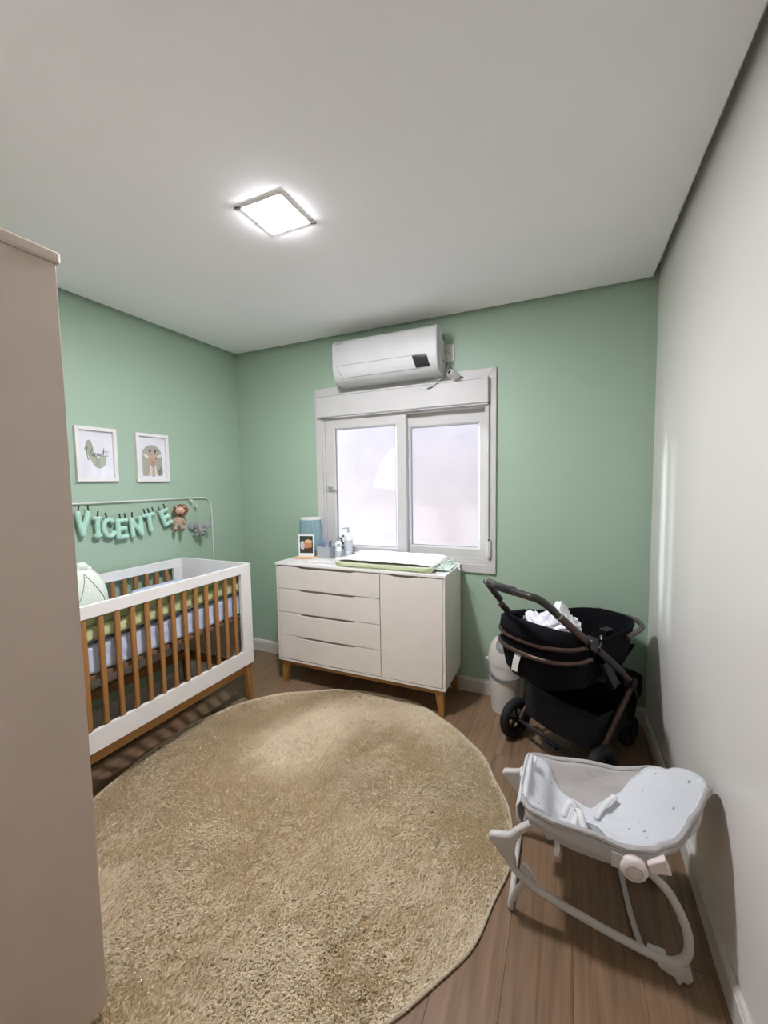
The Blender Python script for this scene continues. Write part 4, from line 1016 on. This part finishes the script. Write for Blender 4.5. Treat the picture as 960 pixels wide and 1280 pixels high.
# ================================================================ BABY ROCKER
rk = thing('baby_rocker', 'grey baby rocker with padded sling seat and curved tube frame', 'baby rocker', (2.75, -1.28, 0))
M_tube = mat('rocker_grey_tube', rgb(196, 192, 186), .4)
M_pad1 = print_mat('pale_grey_star_pad', rgb(206, 209, 212), rgb(128, 132, 140), 30, .335)
M_pad2 = mat('taupe_grey_pad', rgb(178, 173, 168), .9, bump=.35, bscale=30, sheen=.2)
NY, FY = -1.450, -1.115
def rail(y, sgn):
    tip = [(2.424, y-.012*sgn, .268), (2.452, y-.008*sgn, .276), (2.482, y, .286), (2.512, y, .318), (2.545, y, .350), (2.585, y, .372)]
    t = obj('side_rail', MB().tube(spline([(2.450, y, .262), (2.478, y, .215), (2.502, y, .178), (2.54, y, .147), (2.602, y, .118), (2.744, y, .082), (2.854, y, .060), (2.937, y, .050), (2.968, y, .058), (2.990, y, .085), (2.996, y, .125), (2.984, y, .186), (2.943, y, .268), (2.885, y, .318), (2.848, y, .334)], 5), .0125, 12), M_tube, rk, smooth=True, world=True)
    # moulded front horn (flat webbed plastic)
    web = [(2.418, .262), (2.428, .280), (2.46, .286), (2.488, .294), (2.515, .326), (2.55, .358), (2.59, .378), (2.590, .352), (2.556, .336), (2.530, .305), (2.512, .265), (2.508, .222), (2.516, .180), (2.492, .180), (2.470, .205), (2.440, .238)]
    obj('front_horn', MB().prism([(a, b) for a, b in web], y-.013, y+.013, 'xz'), M_tube, rk, bevel=.009, smooth=True, seg=3, world=True, label='moulded grey front horn')
    obj('rear_foot', MB().prism([(2.915,.046),(3.0,.062),(3.008,.028),(2.995,.010),(2.984,.014),(2.978,.000),(2.968,.000),(2.962,.018),(2.925,.028)], y-.014, y+.014, 'xz'), M_tube, rk, bevel=.006, world=True, seg=2)
    obj('front_foot', MB().prism([(2.478,.20),(2.50,.19),(2.512,.03),(2.506,.0),(2.492,.0),(2.486,.02)][::-1], y+.004*sgn, y+.014*sgn, 'xz') if False else MB().tube([(2.545,y,.145), (2.515,y+.010,.085), (2.495,y+.014,.030), (2.494,y+.015,.012)], [.010,.010,.011,.011], 10), M_tube, rk, smooth=True, world=True)
    return t
rail(NY, -1); rail(FY, 1)
obj('floor_bar', MB().tube([(2.494, NY+.012, .0115), (2.492, -1.28, .0115), (2.490, FY+.010, .0115)], .0105, 10), M_tube, rk, smooth=True, world=True)
obj('floor_bar', MB().tube(spline([(2.905, NY, .052), (2.890, NY+.02, .036), (2.882, NY+.055, .024), (2.868, -1.30, .018), (2.856, FY-.03, .022), (2.86, FY, .052)], 5), .0095, 10), M_tube, rk, smooth=True, world=True)
obj('bar_clip', MB().box(2.897, 2.945, NY+.006, NY+.028, .046, .058), mat('clip_white', rgb(222, 218, 210), .4), rk, bevel=.004, world=True, label='white plastic clip')
obj('tube_clip', MB().prism([(2.524,.165),(2.552,.150),(2.580,.146),(2.560,.172),(2.535,.195)], NY+.004, NY+.016, 'xz'), M_tube, rk, bevel=.003, world=True)
# sling seat
def lerp(a, b, t): return a+(b-a)*t
def interp(T_, t):
    for (a, b), (c, d) in zip(T_, T_[1:]):
        if a <= t <= c:
            k = (t-a)/(c-a); k = k*k*(3-2*k)*.5+k*.5; return b+(d-b)*k
    return T_[-1][1]
rimx = [(0, 2.532), (.06, 2.545), (.15, 2.60), (.5, 2.78), (.75, 2.915), (.9, 3.00), (1, 3.052)]
nearz = [(0, .418), (.08, .405), (.2, .392), (.4, .392), (.6, .380), (.72, .392), (.82, .425), (.92, .495), (1, .530)]
farz = [(0, .380), (.08, .372), (.2, .372), (.4, .386), (.6, .384), (.75, .410), (.88, .440), (1, .500)]
yn = [(0, -1.44), (.1, -1.462), (.6, -1.468), (.8, -1.452), (.92, -1.405), (1, -1.33)]
yf = [(0, -1.135), (.1, -1.112), (.6, -1.10), (.8, -1.105), (.92, -1.145), (1, -1.22)]
dep = [(0, .006), (.08, .045), (.25, .135), (.38, .150), (.55, .118), (.75, .075), (.9, .035), (1, .006)]
def seat(u, v, lift=0):
    s = (v+1)/2
    x = interp(rimx, u); y = lerp(interp(yn, u), interp(yf, u), s); z = lerp(interp(nearz, u), interp(farz, u), s)
    x -= .0*v
    bowl = (1-abs(v)**2.3)
    z -= interp(dep, u)*bowl
    if u > .9: x += (u-.9)/.1*.020*(1-v*v)
    if lift: z += lift*(1-abs(v)**4) 
    if v > .2: z -= .007*math.exp(-((v-.60-.12*math.sin(4*u))/.05)**2)*math.sin(PI*u); y += .006*math.exp(-((v-.82+.1*math.sin(5*u+1))/.05)**2)*math.sin(PI*u)
    w = .0035*math.sin(26*v+9*u)*math.sin(17*u+3) + .002*math.sin(44*u+12*v)
    return (x, y, z+w*bowl)
def wid(u): return interp([(0, .92), (.12, .84), (.3, .48), (.42, .40), (.55, .50), (.72, .86), (.82, .97), (1, .985)], u)
P = [[seat(i/48, -1+2*j/32) for j in range(33)] for i in range(49)]
obj('sling_seat', MB().grid(P), M_pad2, rk, smooth=True, world=True, solid=.012, label='soft taupe-grey sling sides')
P = [[seat(.01+.975*i/44, wid(i/44)*(-1+2*j/24), .016) for j in range(25)] for i in range(45)]
P = [[(x, y, z+.007) for x, y, z in r] for r in P]
obj('seat_pad', MB().grid(P), M_pad1, rk, smooth=True, world=True, solid=.012, label='pale grey pad printed with small stars')
edge = [seat(i/40, -1) for i in range(41)] + [seat(1, -1+2*j/14) for j in range(1, 14)] + [seat(1-i/40, 1) for i in range(41)] + [seat(0, 1-2*j/10) for j in range(1, 10)]
obj('seat_rim', MB().tube(edge, .0095, 8, closed=True), mat('rim_grey', rgb(168, 166, 163), .8), rk, smooth=True, world=True, label='grey piped rim')
# near outer skirt
P = []
for i in range(33):
    u = .04+.86*i/32; x, y, z = seat(u, -1); d = .028+.060*math.sin(PI*min(1, max(0, (u-.02)/.75)))**1.2
    P.append([(x, y-.010*math.sin(PI*j/5)-.0, z-d*j/5) if j < 5 else (x, y+.02, z-d) for j in range(6)])
obj('outer_skirt', MB().grid(P), M_pad2, rk, smooth=True, world=True, solid=.004)
P = []
for i in range(25):
    u = .04+.86*i/24; x, y, z = seat(u, 1); d = .02+.05*math.sin(PI*min(1, max(0, (u-.02)/.75)))**1.2
    P.append([(x, y+.010*math.sin(PI*j/5), z-d*j/5) for j in range(6)])
obj('outer_skirt', MB().grid(P), M_pad2, rk, smooth=True, world=True, solid=.004)
# peaked flap at the foot end (far corner)
M_flap = mat('pale_grey_flap', rgb(204, 204, 203), .85, bump=.25, bscale=50)
fp = []
for i in range(13):
    u = i/12; y = lerp(-1.44, -1.115, u); top = .418+.0*u
    fp.append([(2.524-.006*math.sin(PI*u), y, lerp(.412, .372, u)), (2.512, y, lerp(.388, .350, u)), (2.514, y, lerp(.345, .315, u)), (2.53, y, lerp(.330, .290, u))])
obj('foot_panel', MB().grid(fp), M_flap, rk, smooth=True, world=True, solid=.006)
obj('buckle_cover', (lambda p: MB().box(p[0]+.004, p[0]+.014, p[1]-.018, p[1]+.018, p[2]-.006, p[2]+.050))(seat(.06, .50, .016)), mat('buckle_white', rgb(232, 232, 230), .4), rk, world=True, bevel=.004, smooth=True, label='white rounded buckle cover at the foot end')
obj('strap_end', MB().box(2.503, 2.509, -1.26, -1.20, .285, .37), mat('strap_white', rgb(222, 222, 220), .7), rk, bevel=.002, world=True, label='white strap end')
# harness
hs = MATS['strap_white']
def ribbon(pts, w, nrm=(0,1,0)):
    pts = spline(pts, 5); P = []
    for i, p in enumerate(pts):
        t = (pts[min(i+1,len(pts)-1)]-pts[max(i-1,0)]).normalized(); s = t.cross(Vector(nrm)).normalized()*w/2
        P.append([tuple(p-s), tuple(p+s)])
    return MB().grid(P)
hz = [seat(.40, v, .016) for v in (-.45, 0, .45)]
obj('harness_strap', ribbon([(2.655,-1.36,.335),(2.675,-1.33,.375),(2.700,-1.34,.355),(2.685,-1.38,.325)], .022, (0,0,1)), hs, rk, world=True, solid=.002, smooth=True, label='white harness strap')
obj('harness_strap', ribbon([(2.70,-1.30,.330),(2.705,-1.345,.365),(2.725,-1.40,.335),(2.745,-1.42,.325)], .022, (0,0,1)), hs, rk, world=True, solid=.002, smooth=True, label='white harness strap')
obj('harness_strap', ribbon([(2.76,-1.26,.285),(2.79,-1.23,.325),(2.825,-1.20,.345)], .020, (0,0,1)), hs, rk, world=True, solid=.002, smooth=True, label='white harness strap')
obj('crotch_piece', ribbon([(2.71,-1.31,.285),(2.75,-1.33,.300),(2.775,-1.36,.30)], .035, (0,0,1)), mat('crotch_grey', rgb(160,162,164), .8), rk, world=True, solid=.004, smooth=True)
obj('hanging_strap', ribbon([(2.635,-1.44,.325),(2.640,-1.445,.295),(2.636,-1.445,.262)], .016, (0,1,0)), hs, rk, world=True, solid=.003, label='white loose strap end')
obj('inner_bracket', MB().prism([(2.565,.345),(2.60,.350),(2.628,.285),(2.620,.268),(2.606,.268)], -1.40, -1.386, 'xz'), M_tube, rk, bevel=.004, world=True)
obj('care_tag', MB().box(2.790, 2.818, NY-.034, NY-.031, .322, .368), print_mat('tag_print', rgb(205,204,200), rgb(110,110,110), 130, .28), rk, world=True, bevel=.0006, label='small white printed tag')
hub = obj('vibration_unit', MB().lathe([(.001, -.042), (.022, -.042), (.033, -.038), (.038, -.028), (.038, -.004), (.036, .0)], (2.848, NY-.004, .334), 32, 'y'), mat('hub_white', rgb(224, 212, 206), .35), rk, smooth=True, world=True, label='round white side hub')
obj('hub_ring', MB().tube([(2.848+.021*math.cos(2*PI*k/28), NY-.0465, .334+.021*math.sin(2*PI*k/28)) for k in range(28)], .0018, 6, closed=True), mat('hub_line', rgb(186, 174, 168), .5), hub, smooth=True, world=True)
obj('hub_lever', MB().bar((2.885, NY-.022, .352), (2.935, NY-.022, .372), .03, .028, up=(0,0,1), w2=.026, h2=.05), MATS['hub_white'], rk, bevel=.006, world=True, seg=3)
obj('head_tube', MB().tube(spline([(2.848, NY, .334), (2.93, NY+.01, .385), (3.01, -1.40, .46), (3.045, -1.28, .475), (3.01, -1.16, .44), (2.93, FY, .37), (2.848, FY, .334)], 6), .009, 8), M_tube, rk, smooth=True, world=True)
